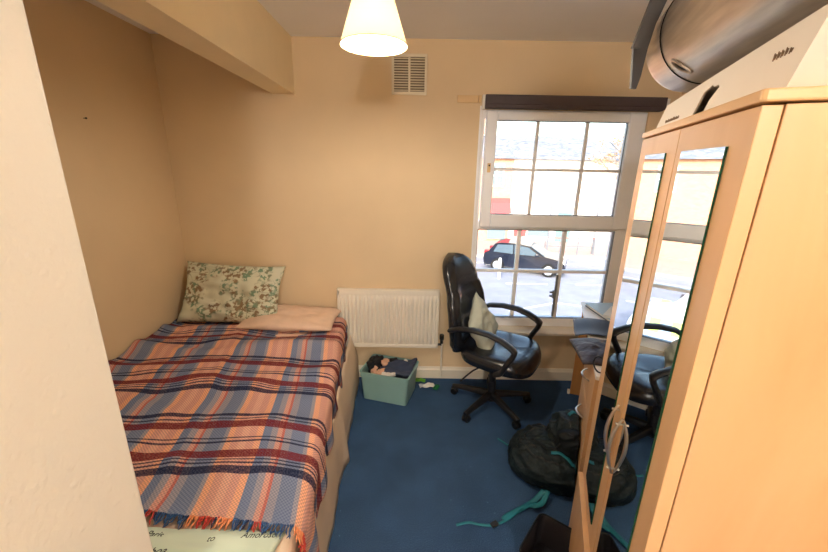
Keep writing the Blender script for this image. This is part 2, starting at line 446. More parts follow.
b = MB(); bar(b, .452, 1.447, 1.2, 1.206, .004, .03); bar(b, .452, 1.447, .521, .526, .004, .03); bar(b, 1.439, 1.446, .52, 1.206, .004, .03); bar(b, .453, .458, .52, 1.206, .004, .03)
b.build('gasket', 'post_grey', win)
b = MB()
for x in (.765, 1.094): bar(b, x-.0125, x+.0125, .52, 1.208, .018, .05)
bar(b, .45, 1.445, .882, .904, .017, .051); b.build('glazing_bars', 'white_upvc', win)
b = MB(); bar(b, 1.066, 1.079, .54, .87, .0, .018); bar(b, 1.03, 1.068, .70, .712, -.006, .012); bar(b, 1.03, 1.068, .73, .742, -.006, .012); bar(b, 1.052, 1.072, .69, .75, -.01, .014)
b.build('window_stay', 'post_grey', win, bevel=.002)
b = MB(); b.prism([(-.10-.012, .428), (.0, .428), (.0, .456), (-.09-.012, .456), (-.105-.012, .450)], .36, 1.62, 'x'); b.build('window_sill', 'white_gloss', win, bevel=.004)
b = MB(); b.box((.415, -.014, .9), (.431, -.004, 2.02)); b.build('side_trim', 'white_upvc', win)

# roller blind, batten, vent
bl = empty('roller_blind', (0, D, 2.045))
b = MB(); b.box((.440, -.052, -.038), (1.604, -.001, .036)); b.build('cassette', 'blind_fabric', bl, bevel=.004)
b = MB(); b.box((.444, -.060, -.046), (1.585, -.012, -.020)); b.build('hem_bar', 'blind_fabric', bl, bevel=.004)
b = MB(); b.box((1.604, -.045, -.012), (1.626, 0, .03)); b.build('bracket', 'white_plastic', bl, bevel=.003)
b = MB(); b.box((.424, -.045, -.05), (.439, 0, .036)); b.build('bracket', 'white_plastic', bl, bevel=.003)
tag(bl, 'rolled up dark brown roller blind fixed above the window', 'blind')
b = MB(); b.box((.262, D-.014, 2.035), (.398, D, 2.079)); b.box((.40, D-.018, 2.035), (.416, D, 2.08))
tag(b.build('wooden_batten', 'batten_wood', bevel=.002), 'short beige wooden batten on the wall left of the blind', 'batten')
ve = empty('air_vent', (-.053, D, 2.195))
b = MB(); b.box((-.114, -.012, -.119), (.114, 0, -.100)); b.box((-.114, -.012, .100), (.114, 0, .119)); b.box((-.114, -.0119, -.1), (-.098, 0, .1)); b.box((.098, -.0119, -.1), (.114, 0, .1)); b.box((-.007, -.0119, -.1), (.007, 0, .1))
b.build('frame', 'vent_plastic', ve, bevel=.002)
b = MB(); b.box((-.1, -.002, -.102), (.1, -.0002, .102)); b.build('backing', 'vent_dark', ve)
for sx in (-1, 1):
    for k in range(13):
        b = MB(); z = -.092+k*.0153
        b.box((-.0455, -.0008, -.005), (.0455, .0008, .005), M=T(sx*.0525, -.0065, z) @ RX(-38)); b.build('slat', 'vent_plastic', ve)
tag(ve, 'square white louvred air vent high on the wall', 'vent')

# ------------------------------------------------------------------ radiator
ra = empty('radiator', (-.187, D, .29))
b = MB(); W = .375; n = 25
def rib(u, v):
    x = -W+.012+u*(2*W-.024); ph = (u*n) % 1
    d = .5-.5*cos(2*pi*ph); d = d**.6
    e = min(1, min(v, 1-v)*14)
    return (x, -.062-.011*d*e, .028+v*.40)
b.grid(rib, 25*8, 24); b.build('ribbed_panel', 'radiator_white', ra, smooth=True, angle=80)
b = MB(); b.box((-W, -.066, 0), (W, -.050, .03)); b.box((-W, -.066, .425), (W, -.050, .455)); b.box((-W, -.066, 0), (-W+.016, -.050, .455)); b.box((W-.016, -.066, 0), (W, -.050, .455)); b.box((-W+.01, -.052, .01), (W-.01, -.03, .45))
b.build('panel_frame', 'radiator_white', ra, bevel=.005)
b = MB(); b.box((-W-.003, -.068, .452), (W+.003, -.022, .466))
b.box((-W-.004, -.066, .0), (-W, -.022, .466)); b.box((W, -.066, .0), (W+.004, -.022, .466)); b.build('top_grille', 'radiator_white', ra, bevel=.003)
b = MB(); b.box((-.3, -.03, .3), (-.27, 0, .42)); b.build('bracket', 'radiator_white', ra)
b = MB(); b.box((.27, -.03, .3), (.3, 0, .42)); b.build('bracket', 'radiator_white', ra)
va = MB(); va.lathe([(.012, 0), (.012, .03), (.017, .034), (.017, .07), (.013, .075)], 14, M=T(.41, -.035, .03)); va.tube([(.375, -.035, .02), (.41, -.035, .02)], .009, 10); 
vo = va.build('valve', 'caster_black', ra, smooth=True)
b = MB(); b.tube([(.41, -.035, .035), (.412, -.035, -.15), (.414, -.033, -.275)], .0075, 10); b.build('pipe', 'radiator_white', ra, smooth=True)
tag(ra, 'white ribbed panel radiator on the wall between bed and chair', 'radiator')

# ------------------------------------------------------------------ pendant lamp
lx, ly = -.148, 1.40; rz_ = 2.005
la = empty('pendant_lamp', (lx, ly, H))
zb = rz_-H
def cone(zt, zb_, rt, rb, th=.0015):
    m = MB(); m.lathe([(rt, zt), (rb, zb_), (rb-th, zb_), (rt-th, zt), (rt, zt)], 48, cap=False); return m
cone(zb+.235, zb, .034, .112).build('lamp_shade', 'lampshade_fabric', la, smooth=True, angle=80)
b = MB(); b.rings([[((.112+.0018*cos(a))*cos(t), (.112+.0018*cos(a))*sin(t), zb+.0018*sin(a)) for a in [2*pi*k/8 for k in range(8)]] for t in [2*pi*j/48 for j in range(48)]], closed=True)
b.build('rim', 'batten_wood', la, smooth=True)
b = MB(); b.lathe([(.012, zb+.12), (.016, zb+.125), (.03, zb+.095), (.033, zb+.07), (.026, zb+.048), (.012, zb+.038), (.002, zb+.036)], 20); bu = b.build('bulb', 'bulb_glow', la, smooth=True)
b = MB(); b.lathe([(.02, zb+.125), (.02, zb+.17), (.012, zb+.18), (.012, zb+.24)], 16); b.build('lamp_holder', 'white_plastic', la, smooth=True)
b = MB(); b.tube([(0, 0, zb+.23), (0, 0, -.02)], .003); b.build('cord', 'white_plastic', la)
b = MB(); b.lathe([(.045, 0), (.045, -.012), (.03, -.025), (.006, -.03)], 24); b.build('ceiling_rose', 'white_plastic', la, smooth=True)
tag(la, 'lit cream cone shaded pendant lamp hanging from the ceiling', 'lamp')
pl = bpy.data.lights.new('lamp_light', 'POINT'); pl.energy = 31; pl.color = (1, .90, .76); pl.shadow_soft_size = .03
po = bpy.data.objects.new('lamp_light', pl); COL.objects.link(po); po.location = (lx, ly, rz_+.022)

# added bulb behind the camera, out of view, to fill the room with light
ha = empty('added_fill_lamp', (.15, -1.75, H))
b = MB(); b.lathe([(.05, 0), (.05, -.015), (.03, -.025)], 24); b.build('ceiling_rose', 'white_plastic', ha)
b = MB(); b.tube([(0, 0, -.02), (0, 0, -.14)], .003); b.build('cord', 'white_plastic', ha)
b = MB(); b.lathe([(.02, -.13), (.022, -.17), (.012, -.18)], 16); b.build('lamp_holder', 'white_plastic', ha)
b = MB(); b.lathe([(.012, -.18), (.018, -.19), (.03, -.215), (.034, -.235), (.028, -.258), (.012, -.27), (.002, -.272)], 20); b.build('bulb', 'fill_bulb_glow', ha, smooth=True)
tag(ha, 'added bare white bulb out of view behind the camera as fill light', 'lamp')
al = bpy.data.lights.new('added_fill_light', 'POINT'); al.shadow_soft_size = .12; al.energy = 82; al.color = (.97, .97, 1)  # unseen fill light, added to brighten the room from behind
ao = bpy.data.objects.new('added_fill_light', al); COL.objects.link(ao); ao.location = (.15, -1.75, H-.42)

# ------------------------------------------------------------------ wardrobe
d_ = Vector((.34161298, .93967461, .01766924)).normalized(); s_ = Vector((d_.y, -d_.x, 0)).normalized(); u_ = s_.cross(d_)
P0 = Vector((.72066, 1.25, 1.71285)); HT = 1.699
MW = Matrix.Identity(4)
for i in range(3):
    MW[i][0] = s_[i]; MW[i][1] = d_[i]; MW[i][2] = u_[i]
o0 = P0-u_*HT
for i in range(3): MW[i][3] = o0[i]
wr = empty('wardrobe', M=MW)
WW = .756; DP = .47; DT = .024
def zl(v): return HT+v
b = MB(); b.box((DT+.002, -WW, 0), (DP, -WW+.018, HT)); b.build('side_panel', 'beech', wr, bevel=.0015)
b = MB(); b.box((DT+.002, -.018, 0), (DP, 0, HT)); b.build('side_panel', 'beech', wr, bevel=.0015)
b = MB(); b.prism([(-.003, -.001), (-.004, .004), (-.004, WW-.0), (.002, WW+.004), (DP+.0, WW+.004), (DP, -.001)], HT+.003, HT+.0195, 'z', M=Matrix.Scale(-1, 4, (0, 1, 0)))
b.build('top_panel', 'beech_top', wr, bevel=.003)
b = MB(); b.box((DP-.008, -WW+.018, 0), (DP-.002, -.018, HT)); b.build('back_panel', 'beech', wr)
b = MB(); b.box((DT+.002, -WW+.018, .02), (DP-.01, -.018, .038)); b.build('base_panel', 'beech', wr)
DB = -1.315
def handle(parent, yc):
    b = MB(); z0, z1 = zl(-.735), zl(-.918); n = 20; path = []
    for k in range(n+1):
        t = k/n; path.append((-.004-.020*sin(pi*min(1, max(0, t)))**.8, yc, z0+(z1-z0)*t))
    rad = [.003+.0024*sin(pi*k/n) for k in range(n+1)]
    b.tube(path, rad, 10)
    for z in (zl(-.752), zl(-.90)): b.tube([(0, yc, z), (-.020, yc, z)], .0032, 8)
    return b.build('handle', 'steel_handle', parent, smooth=True)
for (y0, y1, m0, m1, hy) in ((-.001, -.3985, -.103, -.322, -.372), (-.4015, -WW, -.452, -.680, -.440)):
    b = MB(); b.box((0, y1, zl(DB)), (DT, y0, zl(-.001)))
    dr = b.build('door', 'beech', wr, bevel=.0015)
    b = MB()
    b.box((-.004, m1, zl(-1.245)), (-.0002, m0, zl(-.05)), 0)
    mi = b.build('mirror', ['mirror_silver', 'mirror_edge'], dr)
    for pf in mi.data.polygons:
        if abs(pf.normal.x) < .5: pf.material_index = 1
    handle(dr, hy)
dw = empty('drawer', (0, 0, 0)); dw.parent = wr
b = MB(); b.box((-.016, -WW, .05), (DT-.016, -.001, zl(DB-.008))); dfr = b.build('drawer', 'beech', wr, bevel=.0015)
bpy.data.objects.remove(dw)
b = MB(); b.box((.03, -WW+.02, .0), (.045, -.02, .048)); b.build('plinth', 'beech', wr)
tag(wr, 'tall beech wardrobe with two mirrored doors at the right edge', 'wardrobe')

# flat carton on the wardrobe, cylinder bin on the carton
def on_w(x, y, z): return MW @ T(x, y, z)
zt = HT+.0200
bx = empty('cardboard_box', M=on_w(0, 0, zt))
b = MB(); y0, y1, hb = -.004, -.735, .080
x0 = .028
F1 = [(-.10, .052), (-.31, .058), (-.50, .063)]
b.prism([(y0, 0), (-.338, 0), (-.40, .050), (-.445, .057), (-.455, .071), (-.31, .067), (-.10, .060), (-.01, .006)], x0, x0+.004, 'x')
b.prism([(-.41, 0), (-.445, .030), (-.485, .047), (-.475, .052), (-.455, .052), (-.445, .057), (-.455, .071), (y1-.06, hb), (y1, 0)], x0, x0+.004, 'x')
b.prism([(-.41, 0), (-.338, 0), (-.338, .001), (-.41, .001)], x0, x0+.004, 'x')
b.prism([(y1, 0), (y1-.06, hb), (y1-.056, hb), (y1+.004, 0)], x0+.004, .40, 'x'); b.box((.396, y1, 0), (.40, -.10, .060)); b.box((x0+.004, y1, 0), (.396, -.02, .002))
b.build('carton', 'box_card', bx)
b = MB(); b.prism([(-.10, .060), (-.31, .067), (y1-.06, hb), (y1-.06, hb+.004), (-.31, .071), (-.10, .064), (-.012, .01), (-.012, .006)], x0, .40, 'x'); b.build('lid_flap', 'box_card', bx)
b = MB(); b.box((x0+.05, -.50, .003), (x0+.055, -.33, .05)); b.build('inner_divider', 'box_inner', bx)
b = MB(); b.box((x0+.012, -.47, .022), (x0+.045, -.435, .05)); b.build('packing_foam', 'cloth_black', bx)
# small illegible printed stamps
def squiggle(name, parent, pts_fn, mat, M_, r=.0009):
    b = MB(); b.tube(pts_fn, r, 5); b.build(name, mat, parent, M=None)
rr = random.Random(3)
def stamp(ya, yb, z, sz, x):
    b = MB(); k = ya
    while k > yb:
        w = sz*rr.uniform(.5, .9); h2 = sz*rr.uniform(.7, 1.1)
        b.tube([(x, k, z), (x, k-w*.3, z+h2), (x, k-w*.6, z+h2*.2), (x, k-w, z+h2*.8)], sz*.10, 4); k -= sz*1.15
    return b
stamp(-.12, -.24, .016, .008, x0-.0006).build('printed_text', 'stamp_ink', bx)
stamp(-.68, -.73, .046, .009, x0-.0006).build('printed_text', 'stamp_ink', bx)
tag(bx, 'flat white cardboard carton with torn hand hole lying on the wardrobe', 'box')

# steel bin
BF = Vector((.75, 1.14, 1.945)); BN = Vector((.585, .43, 1.97)); RF, RN = .120, .147
ax = (BN-BF); L = ax.length; q = ax.to_track_quat('Z', 'Y'); MBn = Matrix.Translation(BF) @ q.to_matrix().to_4x4()
bi = empty('steel_bin', M=MBn)
b = MB(); prof = [(.004, -.004), (RF*.75, -.003), (RF*.93, .0), (RF*.99, .010), (RF, .022)]
for k in range(1, 9): prof.append((RF+(RN-RF)*k/8, .022+(L-.022)*k/8))
prof += [(RN-.004, L), (RN-.01, L-.02)]
b.lathe(prof, 64); b.build('body', 'brushed_steel', bi, smooth=True, angle=50)
rs_ = lambda z: RF+(RN-RF)*z/L
b = MB(); zz = .125; b.rings([[((rs_(zz)+.0016*cos(a))*cos(t), (rs_(zz)+.0016*cos(a))*sin(t), zz+.0016*sin(a)) for a in [2*pi*k/6 for k in range(6)]] for t in [2*pi*j/64 for j in range(64)]], closed=True)
b.build('seam', 'dark_hole', bi, smooth=True)
axn = ax.normalized(); va_ = axn.cross(Vector((0, 0, 1))).normalized(); vb_ = axn.cross(va_)
def on_bin(z, t, k=1.0): return BF+axn*z+(va_*cos(t)+vb_*sin(t))*(rs_(z)*k)
MBi = MBn.inverted()
b = MB(); c_ = [MBi @ on_bin(.172+.011*sin(q_)+.010*cos(q_), .86+.20*cos(q_), 1.004) for q_ in [2*pi*k/24 for k in range(24)]]
b.tube(c_+[c_[0]], .0035, 6, cap=False); b.build('handle_lip', 'brushed_steel', bi, smooth=True)
b = MB(); c_ = [MBi @ on_bin(.170+.009*sin(q_)+.009*cos(q_), .83+.15*cos(q_), k_) for k_ in (1.0005, 1.003) for q_ in [2*pi*k/24 for k in range(24)]]
b.add(c_, [tuple(range(24)), tuple(range(47, 23, -1))]+[(k, (k+1) % 24, 24+(k+1) % 24, 24+k) for k in range(24)]); b.build('handle_hole', 'dark_hole', bi)
# hinged grey lid hanging at the window side : two thin panels
def pix_panel(pts, th, nm):
    m = MB(); n_ = Vector((-.35, 1, 0)).normalized()
    vs = [MBi @ Vector(p_) for p_ in pts]+[MBi @ (Vector(p_)+n_*th) for p_ in pts]; n = len(pts)
    m.add(vs, [tuple(range(n)), tuple(range(2*n-1, n-1, -1))]+[(i_, i_+n, (i_+1) % n+n, (i_+1) % n) for i_ in range(n)]); return m.build(nm, 'grey_sheet', bi)
pix_panel([(0.574, 1.06, 2.027), (0.544, 1.06, 1.914), (0.565, 1.06, 1.913), (0.576, 1.06, 1.952), (0.6, 1.06, 2.027)], .006, 'lid')
pix_panel([(0.567, 1.1, 1.935), (0.578, 1.1, 1.829), (0.592, 1.1, 1.828), (0.599, 1.1, 1.859), (0.605, 1.1, 1.926), (0.615, 1.1, 1.981), (0.636, 1.1, 2.043), (0.6, 1.1, 2.043)], .006, 'lid_liner')
tag(bi, 'brushed steel cylindrical bin lying on the carton on the wardrobe', 'bin')

# ------------------------------------------------------------------ desk
TD = R(20); MD = T(1.190, 2.462, 0) @ Matrix.Rotation(-TD, 4, 'Z')   # x into the wall, -y towards the camera
de = empty('desk', M=MD)
b = MB(); b.box((.014, -.02, .0), (.36, -.001, .712)); b.build('end_panel', 'desk_wood', de, bevel=.001)
b = MB(); b.box((-.002, -1.06, .712), (.37, .004, .732)); b.build('desktop', 'white_laminate', de, bevel=.002)
b = MB(); b.box((.34, -.62, .3), (.355, -.02, .711)); b.build('modesty_panel', 'desk_wood', de)
b = MB()
b.box((.018, -.638, 0), (.36, -.622, .711)); b.box((.018, -1.036, 0), (.36, -1.02, .711)); b.box((.345, -1.02, 0), (.36, -.638, .711)); b.box((.04, -1.02, .0), (.34, -.638, .05))
b.build('pedestal', 'desk_wood', de, bevel=.001)
for k in range(3):
    z0 = .055+k*.218
    b = MB(); b.box((0, -1.034, z0), (.017, -.624, z0+.213)); dd = b.build('drawer', 'beech', de, bevel=.001)
    b = MB(); path = [(-.002-.028*sin(pi*t/14), -.765-.128*t/14, z0+.12) for t in range(15)]
    b.tube(path, [.003+.003*sin(pi*t/14) for t in range(15)], 8); b.build('handle', 'steel_handle', dd, smooth=True)
tag(de, 'beech desk with white top and drawers between window and wardrobe', 'desk')
b = MB(); b.box((-.006, -.03, .0), (.012, -.003, .03), M=MD)
tag(b.build('door_wedge', 'white_plastic', bevel=.003), 'small white plastic block at the foot of the desk end panel', 'block')
def dm(x, y, z): return MD @ T(x, y, z)
# papers and folders on the desk
fo = empty('blue_folder', M=dm(.175, -.19, .7335) @ RZ(24))
b = MB(); b.box((-.105, -.155, 0), (.105, .155, .003)); b.build('back_cover', 'charcoal_card', fo)
b = MB(); b.box((-.10, -.15, .003), (.10, .15, .018)); b.build('papers', 'paper_white', fo)
b = MB(); b.box((-.105, -.155, .018), (.105, .155, .021)); b.build('front_cover', 'folder_blue', fo)
tag(fo, 'pale blue folder of papers at the window end of the desk', 'folder')
for k, (mt, lab, dx, dy, rz, dz) in enumerate((('paper_white', 'open white paperback on top of the pale blue folder', .20, -.26, -20, .756), ('charcoal_card', 'dark thin notebook under the white paperback by the wardrobe', .24, -.34, 10, .7335))):
    nb = empty('notebook' if k else 'paperback', M=dm(dx, dy, dz) @ RZ(rz))
    b = MB(); b.box((-.07, -.1, 0), (.07, .1, .002)); b.box((-.07, -.1, .014), (.07, .1, .016)); b.box((-.072, -.1, 0), (-.068, .1, .016)); b.build('cover', mt, nb)
    b = MB(); b.box((-.066, -.097, .002), (.068, .097, .014)); b.build('pages', 'paper_white', nb)
    tag(nb, lab, 'book')
# charcoal card sheet bending over the desk edge
def card(u, v):
    x = -.07+u*.26; y = -.36-v*.26-.10*(1-u)*.0
    z = .7355+.012*sin(u*3)+(-.35*(max(0, -x-.0))**1.25)+.004*sin(7*v)
    return (x, y, z)
b = MB(); b.grid(card, 16, 14, M=MD)
tag(b.build('charcoal_folder', 'charcoal_card', smooth=True, solid=.003), 'charcoal cardboard folder sticking out over the desk front edge', 'folder')
def pbag(u, v):
    x = -.075+u*.30; y = -.66-v*.30
    e = (sin(pi*u)**.5)*(sin(pi*v)**.5)
    x += .05*(v-.5)*(1-u)
    z = .737+.03*e+.012*noise.noise(Vector((u*6, v*6, 3)))*e-.55*max(0, -x)**1.4*1.0
    return (x, y, z)
b = MB(); b.grid(pbag, 28, 28, M=MD)
def pbag2(u, v):
    x, y, z = pbag(u, v); e = (sin(pi*u)**.5)*(sin(pi*v)**.5)
    return (x, y, z-.03*e-.004)
tag(b.build('plastic_bag', 'dark_plastic_bag', smooth=True, solid=.004), 'crumpled black plastic bag hanging over the desk edge', 'bag')
# headset
hs = empty('headphones', M=dm(.018, -1.02, .7755) @ RZ(42) @ Matrix.Scale(.62, 4))
b = MB(); rsg = []
b.rings([[( (.006*cos(a)), (.052+.006*sin(a))*cos(t), (.06+.006*sin(a))*sin(t)) for a in [2*pi*k/8 for k in range(8)]] for t in [2*pi*j/32 for j in range(32)]], closed=True, M=T(-.02, 0, .0))
b.build('headband', 'black_plastic', hs, smooth=True)
b = MB(); b.ellipsoid((-.02, -.045, -.02), (.016, .014, .024), .8); b.build('ear_cushion', 'cloth_black', hs, smooth=True)
tag(hs, 'black headphones resting at the wardrobe end of the desk', 'headphones')

# ------------------------------------------------------------------ bed
bd = empty('bed', (-1.0, 1.65, 0))
bx0, bx1, by0, by1 = -1.660, -.405, .61, 2.555
def ax1(y): return -.352-.098*(y-.95)
def bxr(y): return -.352-.05*(y-1.0)
def loc(x, y, z): return (x+1.0, y-1.65, z)
b = MB(); b.prism([(bx0+1, by0-1.65), (bxr(by0)+1-.014, by0-1.65), (bxr(by1)+1-.014, by1-1.65), (bx0+1, by1-1.65)], .03, .285, 'z'); b.build('divan_base', 'bed_valance', bd, bevel=.02)
def val(u, v):
    # side skirt down the right and round the foot
    L1 = by1-by0; L2 = bx1-bx0; s = u*(L1+L2); 
    fl = .003*sin(s*17)+.002*sin(s*41+1)
    k = .010*(1-v)
    if s < L1: y = by1-s; x = bxr(y)+fl*(1-v)+k+.012*math.exp(-((y-1.73)/.05)**2)*(1-v)*2+(ax1(y)-bxr(y))*max(0, v-.55)/.45*.6
    else: x, y = bxr(by0)-(s-L1), by0-fl*(1-v)-k
    return loc(x, y, .002+v*.40)
b = MB(); b.grid(val, 220, 8); b.build('valance', 'bed_valance', bd, smooth=True, solid=.004)
mt = MB(); mt.prism([(bx0+1.005, by0-1.64), (ax1(by0)+1-.016, by0-1.64), (ax1(by1)+1-.016, by1-1.655), (bx0+1.005, by1-1.655)], .29, .515, 'z'); mo = mt.build('mattress', 'mattress_cloth', bd, bevel=.03, smooth=True)
def sheet(u, v):
    y = by0+.005+v*(by1-by0-.01); x = bx0+.004+u*(ax1(y)-bx0-.010)
    e = min(1, min(u, 1-u)*18, min(v, 1-v)*22)
    e = e**.5
    z = .485+.036*e+.006*noise.noise(Vector((x*7, y*7, 1)))+(.012*max(0, noise.noise(Vector((x*4, y*9, 5)))) if v > .85 else 0)
    return loc(x, y, z)
b = MB(); b.grid(sheet, 70, 90); b.build('fitted_sheet', 'sheet_pink', bd, smooth=True, solid=.004)
tag(bd, 'single divan bed with a cream valance in the alcove', 'bed')

# blanket
AX0 = -1.672
Y0, Y1 = .905, 2.50
def bl_y(a, v):
    """edge shapes at the foot and head"""
    f = Y0+.02*sin(a*3.1+.5)-.03*max(0, a-.9)
    hd = Y1+.02*sin(a*7)+.07*math.exp(-((a-.62)/.18)**2)
    hd -= .05*max(0, a-1.05)
    return f+(hd-f)*v
HEM = [(.86, .24), (1.03, .26), (1.14, .19), (1.31, .17), (1.53, .165), (1.735, .15), (1.93, .22), (2.1, .24), (2.28, .235), (2.35, .10), (2.6, .05)]
def hem(y):
    for (a, b_), (c, d) in zip(HEM, HEM[1:]):
        if y <= c:
            t = max(0, (y-a)/(c-a)); return b_+(d-b_)*t
    return HEM[-1][1]
def ridge(x, y):
    ph = y*23+2.2*noise.noise(Vector((x*1.3, y*1.1, 2)))*2.2+.9*x
    k = .5+.5*sin(ph); amp = .35+1.15*max(0, min(1, (y-1.25)/1.0))
    n2 = noise.noise(Vector((x*2.2, y*6.5, 7.7))); n3 = noise.noise(Vector((x*8, y*12, 1)))
    return amp*(.015*k**3+.024*n2)+.005*n3+.010*math.exp(-((x-(-.9-.25*(y-1.2)))/.03)**2)*.6
def blank(u, v, off=0):
    # a : arc length from the wall edge
    y = bl_y(min(1.2, u*1.5), v)
    hm = hem(y)+.012*sin(y*60)*.5
    WT = ax1(y)-AX0; AX1 = ax1(y); tot = WT+hm; a = u*tot
    y += .012*noise.noise(Vector((a*3, y*3, 0)))
    top = .537
    if a < WT-.03:
        x = AX0+a; z = top+ridge(x, y)+.004+(.02*math.exp(-a*20))
    else:
        t = a-(WT-.03); rad = .045
        if t < rad*pi/2:
            th = t/rad; x = AX1-.03+rad*sin(th); z = top-rad*(1-cos(th))+ridge(x, y)*cos(th)+.004
        else:
            dn = t-rad*pi/2; x = AX1-.03+rad+.012*sin(y*26+1.5)*min(1, dn*8)+.010*noise.noise(Vector((y*9, dn*6, 0)))+.003+.02*dn; z = top-rad-dn
    return (x, y, z)
def buv(u, v):
    x, y, z = blank(u, v); yy_ = bl_y(min(1.2, u*1.5), v); a = u*(ax1(yy_)-AX0+hem(yy_)+.006*sin(yy_*60))
    U_ = (a-.10+.16*(y-.9))/.335+.38
    V_ = (y-1.02-.03*sin(a*2.2)-.02*a+.05*noise.noise(Vector((a*2.4, y*1.7, 4)))+.02*noise.noise(Vector((a*6, y*4, 9))))/.52
    return (U_, V_)
b = MB(); b.grid(blank, 190, 260, uv=buv)
bk = empty('plaid_blanket', (0, 0, 0))
bk.location = (-1.0, 1.65, .54)
bo = b.build('cloth', 'plaid_wool', None, smooth=True, solid=.004, angle=180)
def adopt(o, par):
    par_m = par.matrix_world if par.matrix_world != Matrix.Identity(4) else Matrix.Translation(par.location)
    o.parent = par; o.matrix_parent_inverse = par_m.inverted()
Mi = Matrix.Translation((-1.0, 1.65, .54))
bo.parent = bk; bo.matrix_parent_inverse = Mi.inverted()
rf = random.Random(5)
cols_ = {'fringe_red': MB(), 'fringe_blue': MB(), 'fringe_orange': MB(), 'fringe_navy': MB()}
nf = 210
for k in range(nf):
    u = k/nf*.985+.004
    x, y, z = blank(u, 0); 
    w = (buv(u, 0)[0]) % 1
    c = 'fringe_orange' if w < .1 or .3 < w < .42 else ('fringe_red' if w < .3 or .62 < w < .7 else 'fringe_blue')
    if rf.random() < .15: c = rf.choice(list(cols_))
    ln = rf.uniform(.022, .045); dx = rf.uniform(-.014, .014)
    path = []
    for t in range(5):
        q_ = t/4
        path.append((x+dx*q_+.002*sin(q_*9+k), y-ln*q_, z+.004-.008*q_+.003*sin(q_*6+k)))
    cols_[c].tube(path, [.0028, .003, .0024, .0026, .001], 5)
for c, mbb in cols_.items():
    fo_ = mbb.build('fringe', c, None, smooth=True); fo_.parent = bk; fo_.matrix_parent_inverse = Mi.inverted(); fo_['kind'] = 'stuff'; fo_['label'] = c.split('_')[1]+' twisted wool fringe strands'
tag(bk, 'red, orange and blue plaid wool blanket spread over the bed', 'blanket')

# pillows
def pillow_mb(w, h, t, seed, wr_=.012, nu=48, nv=36, pinch=.1, sag=0):
    m = MB()
    def side(sg):
        def f(u, v):
            a, c = u*2-1, v*2-1
            e = max(0, (1-abs(a)**2.6))**.55*max(0, (1-abs(c)**2.6))**.55
            px = a*w/2*(1-pinch*(1-abs(c)**2)*0-pinch*.5*(1-c*c)*abs(a)**3); py = c*h/2*(1-pinch*.5*(1-a*a)*abs(c)**3)
            wn = noise.noise(Vector((a*2.2+seed, c*2.2, seed)))*wr_+noise.noise(Vector((a*5+seed, c*5, seed+4)))*wr_*.5
            return (px, py, sg*(t/2*e)+wn*(.4+e))
        return f
    m.grid(side(1), nu, nv); m.grid(side(-1), nu, nv)
    return m
def weld(o, d=.0008):
    bm = bmesh.new(); bm.from_mesh(o.data); bmesh.ops.remove_doubles(bm, verts=bm.verts, dist=d); bmesh.ops.recalc_face_normals(bm, faces=bm.faces); bm.to_mesh(o.data); bm.free()
    for p_ in o.data.polygons: p_.use_smooth = True
pm = pillow_mb(.70, .44, .15, 2.2, .034, pinch=.16)
po_ = pm.build('patterned_pillow', 'pillow_print', None, smooth=True)
weld(po_)
po_.matrix_world = T(-1.285, 2.465, .742) @ RZ(3) @ RX(62) @ RZ(-3)
tag(po_, 'pillow in green and brown map print leaning in the corner', 'pillow')
pm = pillow_mb(.66, .36, .10, 7.7, .014)
pw = pm.build('folded_pillow', 'sheet_pink', None, smooth=True); weld(pw)
pw.matrix_world = T(-.865, 2.43, .582) @ RZ(-2) @ RX(2)
tag(pw, 'flat pinkish cream pillow lying at the head of the bed', 'pillow')
fp = empty('foot_pillow', (-.62, .735, .535))
pm = pillow_mb(.78, .30, .07, 4.4, .012)
fo2 = pm.build('pillowcase', 'foot_print', fp, smooth=True); weld(fo2)
fo2.rotation_euler = (R(-4), 0, R(-1)); fo2.location = (-.15, 0, -.0)
def word(txt, x, y, z, size, rz, parent):
    cu = bpy.data.curves.new('t', 'FONT'); cu.body = txt; cu.size = size; cu.shear = .4; cu.extrude = .0004
    o = bpy.data.objects.new('t', cu); COL.objects.link(o)
    dg = bpy.context.evaluated_depsgraph_get(); me = bpy.data.meshes.new_from_object(o.evaluated_get(dg)); me.materials.clear(); me.materials.append(MATS['ink'])
    bpy.data.objects.remove(o)
    w = bpy.data.objects.new('printed_word', me); COL.objects.link(w); w.parent = parent; w.location = (x, y, z); w.rotation_euler = (R(0), 0, R(rz))
    return w
WORDS = [('Amoroso', .13, .078, .038, .026, 2), ('Paris', -.15, .078, .038, .026, -4), ('Lisboa', -.13, .015, .046, .03, 6), ('to', .04, .06, .044, .024, 10)]
for wd in WORDS: word(wd[0], wd[1], wd[2], wd[3], wd[4], wd[5], fp)
tag(fp, 'pale mint pillow printed with dark words at the foot of the bed', 'pillow')
